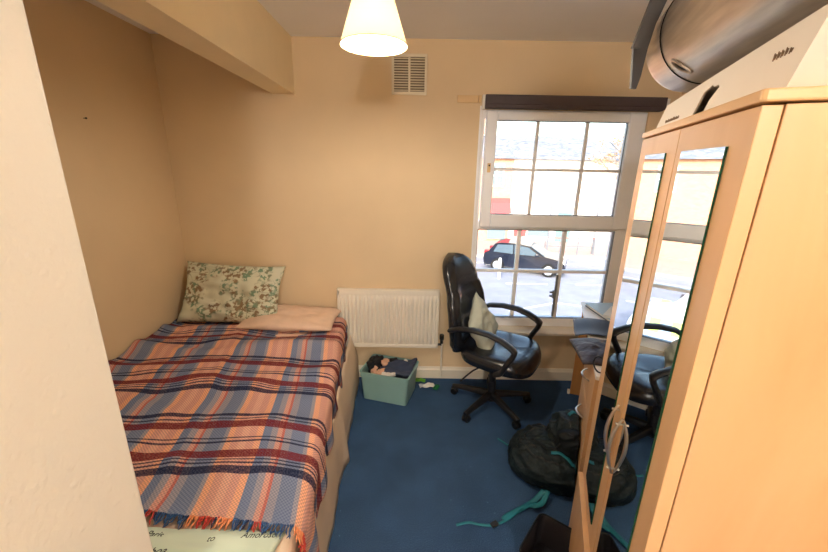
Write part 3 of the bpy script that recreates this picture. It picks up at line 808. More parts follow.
# ------------------------------------------------------------------ office chair
CH = empty('office_chair', (.562, 2.285, 0), R(-33))   # local +X is the way it faces
def chb(b, name, mat, par=CH, **k): return b.build(name, mat, par, **k)
b = MB(); b.lathe([(.034, .045), (.040, .06), (.040, .105), (.028, .115)], 20); chb(b, 'hub', 'black_plastic', smooth=True)
b = MB(); b.lathe([(.028, .10), (.028, .19), (.024, .195), (.024, .28), (.018, .285), (.018, .395)], 18); chb(b, 'gas_lift', 'black_plastic', smooth=True)
for k in range(5):
    a = R(8+33+72*k); Mk = Matrix.Rotation(a, 4, 'Z')
    rs = []
    for t in range(9):
        q_ = t/8; x = .025+q_*.265; z = .092-.026*q_**1.5; w = .024-.008*q_; h = .022-.010*q_
        rs.append([(x, -w, z-h), (x, w, z-h), (x, w*.9, z+h*.4), (x, w*.5, z+h), (x, -w*.5, z+h), (x, -w*.9, z+h*.4)])
    b = MB(); b.rings(rs); lg = b.build('leg', 'black_plastic', CH, smooth=True, bevel=.003, angle=50); lg.matrix_local = Mk
    b = MB()
    for sy in (-1, 1):
        b.lathe([(.004, -.009), (.020, -.009), (.025, -.005), (.025, .005), (.020, .009), (.004, .009)], 18, M=T(.288-.012, sy*.013, .0255) @ RX(90))
    b.box((.268, -.006, .02), (.296, .006, .055)); b.tube([(.288, 0, .05), (.288, 0, .075)], .006)
    # wheel hood
    b.rings([[(.276+.030*cos(t), y, .027+.030*sin(t)) for t in [pi*.05+pi*.9*j/8 for j in range(9)]]+[(.276+.027*cos(t), y, .027+.027*sin(t)) for t in [pi*.95-pi*.9*j/8 for j in range(9)]] for y in (-.006, .006)])
    cs_ = b.build('caster', 'caster_black', lg, smooth=True)
# seat
def sup(th, a, bb, e=.62):
    c, s = cos(th), sin(th)
    return math.copysign(abs(c)**e, c)*a, math.copysign(abs(s)**e, s)*bb
b = MB(); rs = []
for (sc, z) in ((.70, .395), (.90, .393), (.97, .402), (1.0, .425), (.995, .452), (.96, .474), (.90, .484)):
    rg = []
    for k in range(48):
        x, y = sup(2*pi*k/48, .245*sc, .255*sc)
        y *= 1+.06*(x/.245)
        rg.append((x+.045, y, z-.045*max(0, (x+.045-.17)/.12)**2 * (1 if z > .42 else .6)))
    rs.append(rg)
for sc, dz in ((.8, .006), (.6, .002), (.4, -.004), (.2, -.006), (.02, -.006)):
    rg = []
    for k in range(48):
        x, y = sup(2*pi*k/48, .245*sc, .255*sc); 
        rg.append((x+.045, y, .484+dz-.02*max(0, (x+.045-.17)/.12)**2-.006*math.exp(-(y/.012)**2)*(1 if x > 0 else .3)))
    rs.append(rg)
b.rings(rs); chb(b, 'seat', 'black_leather', smooth=True, angle=180)
b = MB(); b.box((-.10, -.09, .372), (.13, .09, .394)); chb(b, 'seat_plate', 'black_plastic', bevel=.006)
b = MB(); b.tube([(-.02, -.08, .383), (-.03, -.20, .378), (-.05, -.235, .37), (-.08, -.24, .335), (-.13, -.245, .27)], .0055, 8); chb(b, 'lever', 'black_plastic', smooth=True)
# backrest
def backc(t):   # centre line x, z for t in 0..1
    z = .43+t*.63
    x = -.238-.055*sin(pi*min(1, t*1.35))*0-.02*t-.11*t**1.6+.03*sin(pi*t)
    return x, z
def backw(t):
    if t > .70: return max(.02, .21*max(0, 1-((t-.70)/.302)**2.3)**.5)
    pts = [(0, .185), (.1, .225), (.3, .25), (.5, .245), (.66, .215), (.8, .19), (.88, .172), (.94, .142), (.975, .105), (.993, .06), (1, .02)]
    for (a, w0), (c, w1) in zip(pts, pts[1:]):
        if t <= c: q_ = (t-a)/(c-a); q_ = q_*q_*(3-2*q_); return w0+(w1-w0)*q_
    return .02
b = MB(); rs = []; NT = 56
for j in range(NT+1):
    t = 1-(1-j/NT)**1.5; x, z = backc(t); w = backw(t); th = .048*(1-.55*max(0, (t-.9)/.1)**2)*(1-.3*max(0, (.08-t)/.08))
    rg = []
    for k in range(44):
        ang = 2*pi*k/44
        sx, sy = sup(ang, 1, 1, .75)
        yy = sy*w
        front = sx > 0
        bulge = 0
        if front:
            s2 = abs(sy)
            # side bolsters, a headrest pad above, a lumbar pad below, creases between them
            bulge = .020*math.exp(-((s2-.80)/.16)**2)*(1 if t < .68 else .2)
            inner = max(0, 1-(s2/.62)**6)
            if t < .68: bulge += inner*(.016*abs(sin(pi*(t-.04)/.30))**.5 - .014)
            else: bulge += .020*max(0, sin(pi*(t-.68)/.34))**.6*max(0, 1-s2**4)
        rg.append((x+sx*th+bulge-.022*(abs(sy)**2)*-1, yy, z))
    rs.append(rg)
b.rings(rs); chb(b, 'backrest', 'black_leather', smooth=True, angle=180)
# piping round the back pad
b = MB(); path = []
for j in range(41):
    t = .02+.95*j/40; x, z = backc(t); path.append((x+.03, backw(t)*.985, z))
path2 = [(p_[0], -p_[1], p_[2]) for p_ in reversed(path)]
b.tube(path+path2, .0045, 6); chb(b, 'piping', 'black_plastic', smooth=True)
# armrests : a loop from the back, over the pad and down to the seat
for sy in (-1, 1):
    Y = sy*.268
    path = [(-.215, Y*.93, .615), (-.16, Y, .645), (-.06, Y, .662), (.05, Y, .660), (.13, Y, .640), (.19, Y, .612), (.215, Y, .590), (.205, Y, .555), (.175, Y, .500), (.145, Y*.97, .435), (.10, Y*.9, .405)]
    P = []
    for i in range(len(path)-1):
        for k in range(4):
            q_ = k/4; P.append(tuple(path[i][c]*(1-q_)+path[i+1][c]*q_ for c in range(3)))
    P.append(path[-1])
    b = MB(); b.tube(P, .033, 12, flat=.5); chb(b, 'armrest', 'black_plastic', smooth=True, angle=70)
b = MB(); b.box((-.255, -.04, .385), (-.09, .04, .397)); b.box((-.268, -.035, .385), (-.255, .035, .56)); chb(b, 'back_bracket', 'black_plastic', bevel=.004)
tag(CH, 'black leather swivel office chair on five casters in front of the window', 'chair')
# cushion on the chair
pm = pillow_mb(.34, .34, .12, 11.3, .016, pinch=.22)
cu = pm.build('chair_cushion', 'cushion_cloth', None, smooth=True); weld(cu)
cu.matrix_world = CH.matrix_basis @ T(-.085, -.03, .60) @ RZ(6) @ RY(68) @ RZ(28)
tag(cu, 'pale grey green cushion leaning on the black office chair back', 'cushion')

# ------------------------------------------------------------------ tub with laundry
TB = empty('storage_tub', (-.165, 2.405, 0), R(-15.7))
hx, hy, hz = .182, .138, .222
def rrect(ax_, ay, r_, z, n=5):
    o = []
    for cx, cy, a0 in ((ax_-r_, ay-r_, 0), (-ax_+r_, ay-r_, 90), (-ax_+r_, -ay+r_, 180), (ax_-r_, -ay+r_, 270)):
        for k in range(n+1):
            a = R(a0+90*k/n); o.append((cx+r_*cos(a), cy+r_*sin(a), z))
    return o
b = MB(); b.rings([rrect(hx*.9, hy*.9, .02, .003), rrect(hx*.97, hy*.97, .02, hz-.03), rrect(hx*.955, hy*.955, .018, hz-.03), rrect(hx*.88, hy*.88, .018, .008)])
b.build('body', 'tub_plastic', TB, smooth=True, angle=40)
b = MB(); b.rings([rrect(hx*.955, hy*.955, .018, hz-.034), rrect(hx*1.0, hy*1.0, .022, hz-.034), rrect(hx*1.0, hy*1.0, .022, hz-.002), rrect(hx*1.025, hy*1.03, .024, hz), rrect(hx*1.025, hy*1.03, .024, hz+.003), rrect(hx*.955, hy*.955, .018, hz+.003)], cap=False, closed=True)
b.build('rim', 'tub_plastic', TB, smooth=True, angle=40)
tag(TB, 'pale green plastic storage tub on the carpet under the radiator', 'tub')
def heap(name, mat, x, y, z, rx, ry, rz, rot, seed, lab, cat='clothing', disp=.03):
    m = MB(); m.ellipsoid((0, 0, 0), (rx, ry, rz), .8, 40, 24, disp=disp, dsc=22, seed=seed)
    # pinch folds
    o = m.build(name, mat, None, smooth=True, angle=180); o.matrix_world = TB.matrix_basis @ T(x, y, z) @ RZ(rot)
    return tag(o, lab, cat)
heap('black_garment', 'cloth_black', -.115, .02, .205, .05, .085, .05, 10, 1, 'crumpled black garment at the left side of the green tub')
heap('black_sock', 'cloth_black', -.02, .085, .212, .045, .03, .03, -10, 2, 'small black sock at the back of the green tub', 'sock')
heap('peach_garment', 'cloth_peach', -.065, -.055, .188, .05, .055, .04, 30, 3, 'peach coloured garment beside the black one in the tub')
heap('white_sock', 'cloth_white', .02, -.085, .205, .045, .020, .018, 0, 4, 'white sock at the front edge of the green tub', 'sock')
heap('pale_garment', 'cloth_white', .07, .075, .215, .045, .035, .03, 0, 6, 'pale pink crumpled garment at the back of the tub')
heap('peach_sock', 'cloth_peach', -.045, .055, .21, .04, .03, .025, 60, 9, 'peach sock behind the black garment in the tub', 'sock')
# folded jeans hanging over the right hand corner
def jean(u, v):
    x = -.06+u*.235; y = -.075+v*.19
    z = .205+.02*sin(u*pi)*sin(v*pi)+.012*noise.noise(Vector((u*5, v*5, 2)))+.018*sin(v*9+u*3)*(.4+.6*sin(pi*v))*.5+.035*u*v
    if u > .85: z += (u-.85)*.12
    return (x, y, z)
b = MB(); b.grid(jean, 36, 30); jo = b.build('jeans', 'cloth_navy', None, smooth=True, solid=.016, angle=180); jo.matrix_world = TB.matrix_basis.copy()
tag(jo, 'folded dark navy jeans on top of the clothes in the tub', 'jeans')
heap('folded_clothes', 'cloth_navy', 0, 0, .095, .145, .105, .085, 0, 12, 'dark navy clothes lying underneath at the bottom of the green tub', disp=.012)

# wrappers on the carpet
def wrapper(name, mat, x, y, w, h, rot, seed, lab):
    m = MB(); m.grid(lambda u, v: ((u-.5)*w, (v-.5)*h, .010+.012*abs(noise.noise(Vector((u*4+seed, v*4, seed))))+.004*sin(u*12)), 14, 12)
    o = m.build(name, mat, None, smooth=True, solid=.001); o.matrix_world = T(x, y, 0) @ RZ(rot); return tag(o, lab, 'wrapper')
wrapper('sweet_wrapper', 'foil_green', .055, 2.572, .10, .045, -5, 1, 'crumpled bright green wrapper on the carpet by the skirting')
wrapper('paper_wrapper', 'paper_white', .115, 2.497, .12, .055, 12, 5, 'whitish torn paper wrapper on the carpet right of the tub')
wrapper('foil_scrap', 'foil_deepgreen', .185, 2.475, .035, .07, -25, 8, 'small dark green foil scrap at the end of the paper wrapper')

# ------------------------------------------------------------------ backpack
BPM = T(.80, 1.68, 0) @ RZ(-28); BPMI = BPM.inverted()
def sup_(th, a, bb, e=.78):
    c, s2 = cos(th), sin(th)
    return math.copysign(abs(c)**e, c)*a, math.copysign(abs(s2)**e, s2)*bb
BPK = empty('backpack', (.80, 1.68, 0), R(-28))
def blob(rsx, c, e=.85, disp=.03, dsc=7, seed=0, M_=None, nu=44, nv=28, m=None):
    m = m or MB(); m.ellipsoid(c, rsx, e, nu, nv, disp=disp, dsc=dsc, seed=seed, M=M_); return m
PTS = []
def crumple(p_, amp, seed):
    q_ = p_*7+Vector((seed, seed*2.1, 0)); w_ = Vector((noise.noise(q_), noise.noise(q_+Vector((7, 3, 1))), 0))
    r1 = 1-abs(noise.noise(Vector((p_.x*6, p_.y*12, p_.z*8))+w_*2.2+Vector((seed, 0, 4))))*2.4
    r2 = 1-abs(noise.noise(Vector((p_.x*12, p_.y*24, p_.z*16))+w_*3+Vector((0, seed, 9))))*2.2
    return amp*(.8*r1+.22*r2)
def soft(c, rsx, e, amp, seed, M_=None, nu=90, nv=60, flat=0):
    m = MB(); m.ellipsoid((0, 0, 0), rsx, e, nu, nv)
    out_ = []
    for v in m.v:
        p_ = Vector(v); nrm = Vector((p_.x/rsx[0]**2, p_.y/rsx[1]**2, p_.z/rsx[2]**2)).normalized()
        p_ = p_+nrm*crumple(p_+Vector(c), amp, seed)
        p_ = (M_ @ p_ if M_ else p_)+Vector(c); 
        if p_.z < .003: p_.z = .003
        w__ = BPM @ p_; lim = min(1.19-.364*(2.462-w__.y)-.012, 9)
        if w__.x > lim: w__.x = lim-.002*noise.noise(w__*30); p_ = BPMI @ w__
        out_.append(tuple(p_))
    m.v = out_; return m
b = soft((-.03, -.02, .085), (.205, .165, .095), .78, .020, 1)
PTS.append((list(b.v), list(b.f))); b.build('main_compartment', 'bag_fabric', BPK, smooth=True, angle=180)
b = soft((-.045, -.015, .155), (.155, .115, .050), .72, .016, 4, RX(5))
PTS.append((list(b.v), list(b.f))); b.build('front_pocket', 'bag_fabric', BPK, smooth=True, angle=180)
b = soft((.075, .075, .175), (.12, .105, .16), .78, .022, 6, RY(-14))
PTS.append((list(b.v), list(b.f))); b.build('top_compartment', 'bag_fabric', BPK, smooth=True, angle=180)
b = soft((.075, -.03, .205), (.075, .055, .115), .8, .014, 9, RY(-12))
PTS.append((list(b.v), list(b.f))); b.build('side_pocket', 'bag_fabric_dark', BPK, smooth=True, angle=180)
b = soft((.165, .055, .17), (.045, .07, .14), .8, .010, 12, RY(-6))
PTS.append((list(b.v), list(b.f))); b.build('back_panel', 'bag_grey', BPK, smooth=True, angle=180)
def ribbon(path, w, name, mat, par, th=.003, local=True):
    m = MB(); P = [Vector(p_) for p_ in path]; Q = []
    # catmull-rom
    for i in range(len(P)-1):
        p0, p1, p2, p3 = P[max(i-1, 0)], P[i], P[i+1], P[min(i+2, len(P)-1)]
        for k in range(8):
            t = k/8; Q.append(.5*((2*p1)+(-p0+p2)*t+(2*p0-5*p1+4*p2-p3)*t*t+(-p0+3*p1-3*p2+p3)*t**3))
    Q.append(P[-1])
    m.tube(Q, w/2, 10, flat=th/w*2)
    return m.build(name, mat, par, smooth=True, angle=180)
from mathutils.bvhtree import BVHTree
av, af = [], []
for vv, ff in PTS:
    o_ = len(av); av += vv; af += [tuple(q_+o_ for q_ in f_) for f_ in ff]
BV = BVHTree.FromPolygons([Vector(v) for v in av], af)
def drape(pts, w, name, mat, off=.002, th=.003):
    out_ = []
    for k in range(len(pts)-1):
        for m_ in range(5):
            t = m_/5; x = pts[k][0]*(1-t)+pts[k+1][0]*t; y = pts[k][1]*(1-t)+pts[k+1][1]*t
            h = BV.ray_cast(Vector((x, y, .8)), Vector((0, 0, -1)))
            z = h[0].z if h[0] else .01
            if out_ and abs(z-out_[-1][2]) > .03: z = out_[-1][2]+math.copysign(.03, z-out_[-1][2])
            out_.append((x, y, z+off))
    m = MB(); m.tube(out_, w/2, 8, flat=th/w*2); return m.build(name, mat, BPK, smooth=True, angle=180)
ov = [(-.055+.115*cos(2*pi*k/20), -.03+.078*sin(2*pi*k/20)) for k in range(15)]
drape(ov, .009, 'zip', 'zip_dark')
drape([(-.19, .06), (-.205, -.02), (-.18, -.09), (-.11, -.13), (-.02, -.145), (.07, -.14)], .009, 'zip', 'zip_dark')
drape([(.00, .14), (.06, .12), (.11, .09), (.12, .03), (.10, -.03)], .009, 'zip', 'zip_dark')
drape([(.04, -.06), (.08, -.075), (.11, -.05)], .008, 'zip', 'zip_dark')
drape([(-.02, -.10), (.03, -.095), (.08, -.11), (.12, -.10)], .024, 'strap', 'teal_strap', .004)
drape([(.03, .06), (.05, .08), (.075, .085)], .020, 'strap', 'teal_strap', .004)
drape([(.135, .0), (.15, -.03), (.16, -.06)], .018, 'strap', 'teal_strap', .004)
drape([(-.15, .07), (-.10, .10), (-.04, .11)], .016, 'compression_strap', 'bag_fabric_dark', .004)
drape([(-.13, -.06), (-.05, -.085), (.03, -.07)], .014, 'compression_strap', 'bag_fabric_dark', .004)
ribbon([(.04, .04, .32), (.02, .09, .33), (.04, .14, .30), (.08, .15, .27)], .018, 'carry_handle', 'bag_fabric_dark', BPK)
b = soft((.165, -.055, .15), (.026, .024, .06), .8, .004, 3); b.build('mesh_pocket', 'pale_mesh', BPK, smooth=True, angle=180)
def wp(x, y, z):   # world to backpack space
    return tuple(BPK_inv @ Vector((x, y, z)))
BPK_inv = (T(.80, 1.68, 0) @ RZ(-28)).inverted()
ribbon([wp(.68, 1.50, .05), wp(.62, 1.47, .012), wp(.55, 1.43, .012), wp(.47, 1.39, .008), wp(.45, 1.37, .008)], .028, 'webbing_strap', 'teal_strap', BPK)
ribbon([wp(.70, 1.50, .05), wp(.66, 1.45, .03), wp(.62, 1.43, .03), wp(.60, 1.45, .012)], .026, 'webbing_strap', 'teal_strap', BPK)
ribbon([wp(.55, 1.43, .016), wp(.48, 1.38, .008), wp(.40, 1.345, .006), wp(.33, 1.345, .006), wp(.28, 1.355, .006), wp(.22, 1.34, .006)], .014, 'webbing_strap', 'teal_strap', BPK)
ribbon([wp(.66, 1.82, .06), wp(.60, 1.85, .02), wp(.567, 1.90, .006), wp(.54, 1.93, .005)], .012, 'webbing_strap', 'teal_strap', BPK)
b = MB(); b.box((-.018, -.012, 0), (.018, .012, .012)); bu_ = b.build('buckle', 'black_plastic', BPK, bevel=.003); bu_.matrix_local = BPK_inv @ T(.40, 1.345, .004) @ RZ(30)
tag(BPK, 'dark green backpack with teal straps slumped on the carpet', 'backpack')

# open tote bag at the front
TG = empty('tote_bag', (.578, 1.145, 0), R(52))
b = MB()
w_, l_, h_ = .085, .115, .15
def ringt(s, z, k=0): return [(x*s+noise.noise(Vector((x*9, y*9, z*9+k)))*.012, y*s+noise.noise(Vector((x*9+5, y*9, z*9+k)))*.012, z) for x, y, _ in rrect(l_, w_, .03, 0, 4)]
out = [ringt(.86, .004), ringt(.93, .05), ringt(1.0, .10), ringt(1.0, h_)]
inn = [[(x*.97, y*.96, z) for x, y, z in r_] for r_ in reversed(out)]
inn = [[(x, y, max(z, .012)) for x, y, z in r_] for r_ in inn]
b.rings(out+inn); b.build('body', 'tote_dark', TG, smooth=True, angle=60)
top = [(x, y, z+.001) for x, y, z in out[-1]]
b = MB(); b.tube(top+[top[0]], .004, 6, cap=False); b.build('trim', 'bag_fabric_dark', TG, smooth=True)
b = MB(); b.box((-.121, -.03, .12), (-.113, .06, .153)); b.build('label_patch', 'tote_pink', TG, bevel=.002)
ribbon([(-.12, -.02, .148), (-.16, -.06, .13), (-.18, -.03, .08), (-.13, .03, .14)], .014, 'handle', 'bag_fabric_dark', TG)
b = MB(); b.box((-.10, -.07, .02), (-.02, -.06, .15), M=RZ(8)); 
tag(b.build('white_card', 'paper_white', None), 'white card standing inside the dark open tote bag', 'card').matrix_world = TG.matrix_basis.copy()
tag(TG, 'dark open tote bag on the carpet in front of the backpack', 'bag')


# ------------------------------------------------------------------ outside
G = -3.3
def st(b, name, mat, **k): return struct(b.build(name, mat, **k))
b = MB(); b.box((-60, 3.2, G-.2), (70, 21.5, G)); st(b, 'road', 'asphalt')
b = MB(); b.box((-60, 2.9, G-.2), (70, 6.2, G+.1)); st(b, 'near_pavement', 'paving_brick')
b = MB(); b.box((-60, 21.5, G-.2), (70, 60, G+.12)); st(b, 'far_pavement', 'paving_brick')
b = MB(); b.box((-60, 21.35, G-.2), (70, 21.5, G+.13)); st(b, 'far_kerb', 'kerb_stone')
b = MB()
for k in range(-5, 10):
    x = k*3.2+1; b.box((x, 16.0, G+.0), (x+1.9, 16.14, G+.006), M=None)
for (xa, ya, xb, yb_) in ((3.5, 12.6, 5.6, 13.6), (5.6, 13.6, 7.6, 12.8), (7.6, 12.8, 9.8, 13.9), (3.0, 10.6, 5.4, 11.3), (5.4, 11.3, 7.8, 10.5)):
    dx, dy = xb-xa, yb_-ya; n_ = math.hypot(dx, dy); ox, oy = -dy/n_*.06, dx/n_*.06
    b.prism([(xa+ox, ya+oy), (xb+ox, yb_+oy), (xb-ox, yb_-oy), (xa-ox, ya-oy)], G+.001, G+.007, 'z')
b.box((-30, 9.0, G), (40, 9.12, G+.006)); b.box((-30, 19.9, G), (40, 20.0, G+.006))
tag(b.build('road_markings', 'road_paint'), 'white painted lines on the grey road outside', 'road markings', kind='stuff')
# terrace across the street
def window_part(par, x, z, w, h, y, mat='shop_glass'):
    m = MB(); m.box((x, y-.05, z), (x+w, y, z+h)); fr = m.build('window', 'render_white', par)
    m = MB()
    for i in range(2):
        for j in range(2): m.box((x+.08+i*(w/2-.04), y-.06, z+.08+j*(h/2-.04)), (x+w/2-.04+i*(w/2-.04), y-.051, z+h/2-.04+j*(h/2-.04)))
    m.build('pane', mat, fr)
bA = empty('brick_house', (3, 26, G))
def ab(x, y, z): return (x-3, y-26, z-G)
b = MB(); b.box(ab(-8, 26, G), ab(6.6, 33, 2.45)); b.build('wall', 'street_brick', bA)
b = MB(); b.prism([(25.7-26, 2.45-G), (29.5-26, 4.2-G), (33.3-26, 2.45-G)], -11.2, 3.65, 'x'); b.build('roof', 'roof_slate', bA)
b = MB(); b.box(ab(4.0, 28.6, 4.2), ab(5.0, 29.6, 6.2)); b.build('chimney', 'street_brick', bA)
for x in (-6, -3, .2, 3.0, 5.0): window_part(bA, x-3, 3.9, 1.0, 1.5, .0)
for x in (-6, -2.5): window_part(bA, x-3, .8, 1.6, 1.6, .0)
b = MB(); b.box((2.0, -.35, 2.75), (3.5, 0, 3.15)); b.build('shop_sign', 'shop_red', bA)
b = MB(); b.box((2.1, -.12, .3), (3.4, -.01, 2.6)); b.build('shop_front', 'shop_glass', bA)
b = MB(); b.prism([(-.1, 3.15), (-.9, 2.2), (-.86, 2.2), (-.06, 3.15)], 2.0, 3.5, 'x'); b.build('awning', 'shop_red', bA)
tag(bA, 'red brick house with slate roof and red shop front across the street', 'building')
bB = empty('white_house', (11, 26, G))
b = MB(); b.box((-4.35, .3, 0), (3.2, 7, 5.9)); b.build('wall', 'render_white', bB)
b = MB(); b.prism([(0, 5.75), (3.6, 7.5), (7.3, 5.75)], -4.35, 3.2, 'x'); b.build('roof', 'roof_slate', bB)
b = MB(); b.box((-.9, .2, .1), (.1, .31, 2.2)); b.build('door', 'door_teal', bB)
b = MB(); b.box((-3.9, .1, .5), (-3.1, .3, 1.3)); b.box((-3.1, .12, 1.0), (-.4, .3, 1.1)); b.build('shop_sign', 'shop_red', bB)
b = MB(); b.box((-2.9, .2, .5), (-1.4, .3, 2.0)); b.build('shop_window', 'shop_glass', bB)
tag(bB, 'white rendered house with slate roof across the street', 'building')
bC = empty('corner_house', (19, 25, G))
b = MB(); b.box((-4.5, 0, 0), (8, 9, 5.2)); b.build('wall', 'street_brick', bC)
b = MB(); b.prism([(-.3, 5.2), (4, 7.2), (9.3, 5.2)], -4.7, 8.2, 'x'); b.build('roof', 'roof_slate', bC)
for x in (-3.4, -.6, 2.4): window_part(bC, x, 3.2, 1.2, 1.5, 0); window_part(bC, x, .8, 1.2, 1.5, 0)
tag(bC, 'orange brick house behind the bare tree on the right', 'building')
# bare tree
tr = empty('bare_tree', (13.2, 22.6, G))
tb = MB(); tw = MB(); rt_ = random.Random(11)
def branch(p_, d, ln, r_, dep):
    q_ = p_+d*ln
    mid = p_+d*ln*.5+Vector((rt_.uniform(-1, 1), rt_.uniform(-1, 1), rt_.uniform(-.5, .5)))*ln*.08
    (tb if dep < 3 else tw).tube([p_, mid, q_], [r_, r_*.85, r_*.7], 6 if dep < 3 else 4)
    if dep >= 6: return
    for k in range(3 if dep < 4 else 2):
        nd = (d+Vector((rt_.uniform(-1, 1), rt_.uniform(-1, 1), rt_.uniform(-.35, .7)))*.62).normalized()
        branch(q_, nd, ln*rt_.uniform(.62, .82), r_*.62, dep+1)
branch(Vector((0, 0, .05)), Vector((0, 0, 1)), 2.3, .17, 0)
tb.build('trunk', 'bark', tr, smooth=True); tw.build('twigs', 'twig', tr, smooth=True)
b = MB()
for k in range(1600):
    v = tw.v[rt_.randrange(len(tw.v))]; a = rt_.uniform(0, 6.28); s = rt_.uniform(.05, .1)
    c = Vector(v)+Vector((rt_.uniform(-.2, .2),)*3)
    e1 = Vector((cos(a), sin(a), rt_.uniform(-.5, .5)))*s; e2 = Vector((-sin(a), cos(a), rt_.uniform(-1, 1)))*s
    b.add([c-e1, c+e2*.5, c+e1, c-e2*.5], [(0, 1, 2, 3)])
lf = b.build('leaves', 'leaf', tr); lf['kind'] = 'stuff'
tag(tr, 'bare pale tree with few leaves on the far pavement', 'tree')

# hatchback car
def car(x, y, rz, name, paint, lab, cat='car'):
    c = empty(name, (x, y, G), rz)
    prof = [(-1.95, .35), (-2.0, .62), (-1.95, .92), (-1.72, 1.02), (-1.45, 1.40), (-1.1, 1.47), (-.3, 1.48), (.25, 1.40), (.95, .98), (1.55, .88), (1.9, .70), (1.98, .45), (1.93, .25), (-1.9, .25)]
    def sec(yy, k): return [(px*(1-.02*k), yy*(1-.17*max(0, (pz-.9)/.6)), pz) for px, pz in prof]
    m = MB(); m.rings([sec(-.80, 1), sec(-.85, 0), sec(.85, 0), sec(.80, 1)]); bo_ = m.build('body', paint, c, bevel=.05, smooth=True, angle=45)
    for sy in (-1, 1):
        for q in ([(-1.5, 1.0), (-1.33, 1.36), (-.55, 1.41), (-.52, .97)], [(-.45, .97), (-.48, 1.41), (.2, 1.34), (.78, .98)]):
            m = MB(); vs = [(px, sy*(.862-.85*.17*max(0, (pz-.9)/.6)), pz) for px, pz in q]; vs += [(a, b_*.97, c_) for a, b_, c_ in vs]
            m.add(vs, [(0, 1, 2, 3), (7, 6, 5, 4), (0, 4, 5, 1), (1, 5, 6, 2), (2, 6, 7, 3), (3, 7, 4, 0)]); m.build('side_window', 'car_glass', c)
        for wx in (-1.25, 1.22):
            m = MB(); m.lathe([(.18, -.1), (.31, -.1), (.33, -.07), (.33, .07), (.31, .1), (.18, .1)], 28, M=T(wx, sy*.80, .33) @ RX(90)); wh = m.build('wheel', 'tyre', c, smooth=True, angle=40)
            m = MB(); m.lathe([(.03, -.02), (.21, -.0), (.22, .02), (.2, .03)], 14, M=T(wx, sy*.90, .33) @ RX(90 if sy < 0 else -90)); m.build('alloy_rim', 'alloy', wh)
        m = MB(); m.box((-1.99, sy*.62-.12, .80), (-1.74, sy*.62+.14, 1.02)); m.build('tail_light', 'tail_red', c, bevel=.03)
        m = MB(); m.box((1.62, sy*.62-.14, .66), (1.93, sy*.62+.14, .82)); m.build('headlight', 'lamp_clear', c, bevel=.03)
        m = MB(); m.box((.55, sy*.84, .96), (.72, sy*1.0, 1.10)); m.build('wing_mirror', paint, c, bevel=.03)
    m = MB(); m.add([(.27, -.66, 1.41), (.27, .66, 1.41), (.98, .74, 1.0), (.98, -.74, 1.0), (.24, -.66, 1.38), (.24, .66, 1.38), (.95, .74, .97), (.95, -.74, .97)], [(0, 1, 2, 3), (7, 6, 5, 4), (0, 4, 5, 1), (1, 5, 6, 2), (2, 6, 7, 3), (3, 7, 4, 0)]); m.build('windscreen', 'car_glass', c)
    m = MB(); m.add([(-1.47, -.64, 1.40), (-1.47, .64, 1.40), (-1.74, .7, 1.04), (-1.74, -.7, 1.04), (-1.42, -.64, 1.38), (-1.42, .64, 1.38), (-1.69, .7, 1.02), (-1.69, -.7, 1.02)], [(0, 1, 2, 3), (7, 6, 5, 4), (0, 4, 5, 1), (1, 5, 6, 2), (2, 6, 7, 3), (3, 7, 4, 0)]); m.build('rear_window', 'car_glass', c)
    tag(c, lab, cat); return c
car(5.72, 18.5, R(-24), 'hatchback_car', 'car_paint', 'dark blue hatchback car driving along the road outside')
# marked estate vehicle parked below the window (seen mostly in the wardrobe mirrors)
vn = empty('marked_van', (-.35, 11.9, G), 0)
m = MB(); pr = [(-2.5, .35), (-2.5, 1.95), (-2.3, 2.1), (.9, 2.1), (1.5, 1.25), (2.35, 1.05), (2.45, .35)]
m.rings([[(a, -.95, z) for a, z in pr], [(a, .95, z) for a, z in pr]]); m.build('body', 'van_white', vn, bevel=.06, smooth=True, angle=45)
for sy in (-1, 1):
    for xa, xb in ((-2.3, -1.3), (-1.2, -.2), (-.1, .85)):
        m = MB(); m.box((xa, sy*.952-.006, 1.35), (xb, sy*.952+.006, 1.88)); m.build('side_window', 'car_glass', vn, bevel=.004)
    m = MB()
    for k in range(9): m.box((-2.4+k*.5, sy*.956-.005, .85), (-2.15+k*.5, sy*.956+.005, 1.25))
    m.build('yellow_stripe', 'hivis_yellow', vn)
    m = MB()
    for k in range(9): m.box((-2.15+k*.5, sy*.956-.005, .85), (-1.9+k*.5, sy*.956+.005, 1.25))
    m.build('blue_stripe', 'van_blue', vn)
    for wx in (-1.6, 1.5):
        m = MB(); m.lathe([(.05, -.1), (.31, -.1), (.34, -.07), (.34, .07), (.31, .1), (.05, .1)], 28, M=T(wx, sy*.90, .34) @ RX(90)); m.build('wheel', 'tyre', vn, smooth=True, angle=40)
m = MB(); m.box((-2.2, -.9, 2.1), (.8, .9, 2.12)); m.box((-2.3, -.93, 2.09), (-2.2, .93, 2.13)); m.build('roof_band', 'hivis_yellow', vn)
m = MB(); m.box((.1, -.6, 2.13), (.35, .6, 2.25)); m.build('light_bar', 'van_blue', vn, bevel=.03)
m = MB(); m.box((1.25, .95, 1.2), (1.4, 1.25, 1.45)); m.build('wing_mirror', 'black_plastic', vn, bevel=.03)
tag(vn, 'white van with yellow and blue checks parked on the road below the window', 'van')
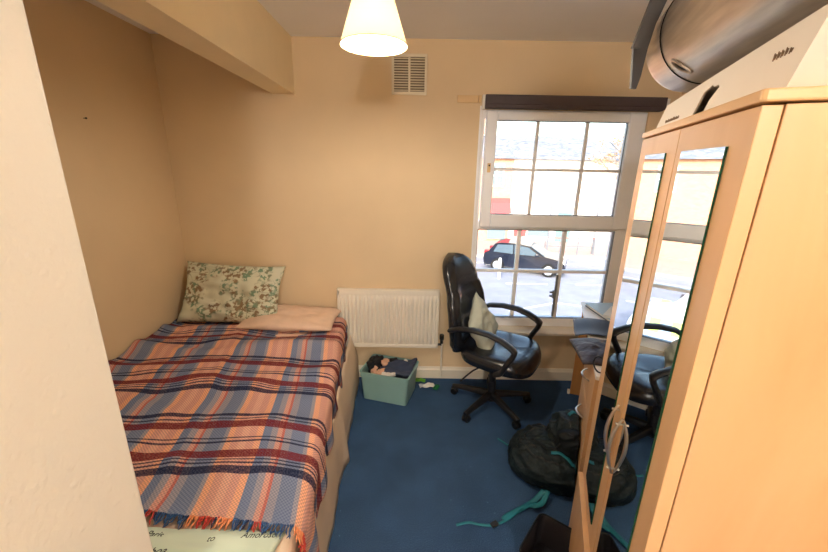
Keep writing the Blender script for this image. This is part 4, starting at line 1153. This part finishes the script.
# street furniture
b = MB(); b.lathe([(.07, 0), (.07, .95), (.05, 1.0)], 16); b.build('white_bollard', 'road_paint', None, smooth=True).location = (4.05, 16.9, G)
bo2 = bpy.data.objects['white_bollard']; tag(bo2, 'white bollard on the road edge behind the dark car', 'bollard')
fn = empty('railing', (9.4, 22.0, G+.12))
for k in range(4):
    b = MB(); b.tube([(-1.5+k, 0, 0), (-1.5+k, 0, 1.0)], .04, 8); b.build('post', 'post_grey', fn)
for z in (.5, 1.0):
    b = MB(); b.tube([(-1.5, 0, z), (1.5, 0, z)], .03, 8); b.build('rail', 'shop_red' if z > .8 else 'post_grey', fn)
tag(fn, 'pedestrian railing with red top bar on the far pavement', 'railing')
for k, (x, y) in enumerate(((8.0, 21.9), (10.9, 22.2))):
    b = MB(); b.tube([(0, 0, 0), (0, 0, 3.2)], .06, 8); o = b.build('sign_post', 'post_grey', None); o.location = (x, y, G+.12)
    tag(o, ('grey post on the far pavement beyond the car bonnet', 'grey post on the far pavement right of the railing')[k], 'post')

# ------------------------------------------------------------------ light and sky
w = bpy.data.worlds.new('World'); S.world = w; w.use_nodes = True
wn = w.node_tree.nodes; wl = w.node_tree.links
sk = wn.new('ShaderNodeTexSky'); sk.sky_type = 'NISHITA'; sk.sun_disc = False; sk.sun_elevation = R(32); sk.sun_rotation = R(200); sk.air_density = 1.2; sk.dust_density = 3; sk.ozone_density = 1
wl.new(sk.outputs[0], wn['Background'].inputs['Color']); wn['Background'].inputs['Strength'].default_value = .7
sl = bpy.data.lights.new('sun', 'SUN'); sl.energy = 3.4; sl.angle = R(1); sl.color = (1, .95, .88)
so = bpy.data.objects.new('sun', sl); COL.objects.link(so)
sd = Vector((.45, 1, -.62)).normalized(); so.rotation_euler = sd.to_track_quat('-Z', 'Y').to_euler(); so.location = (0, -5, 12)

vs_ = S.view_settings; vs_.view_transform = 'Standard'; vs_.look = 'None'; vs_.exposure = 0; vs_.gamma = 1; vs_.use_curve_mapping = False
S.cycles.max_bounces = 10; S.cycles.diffuse_bounces = 6; S.cycles.glossy_bounces = 5; S.cycles.transparent_max_bounces = 12
S.cycles.sample_clamp_indirect = 8; S.cycles.caustics_reflective = False
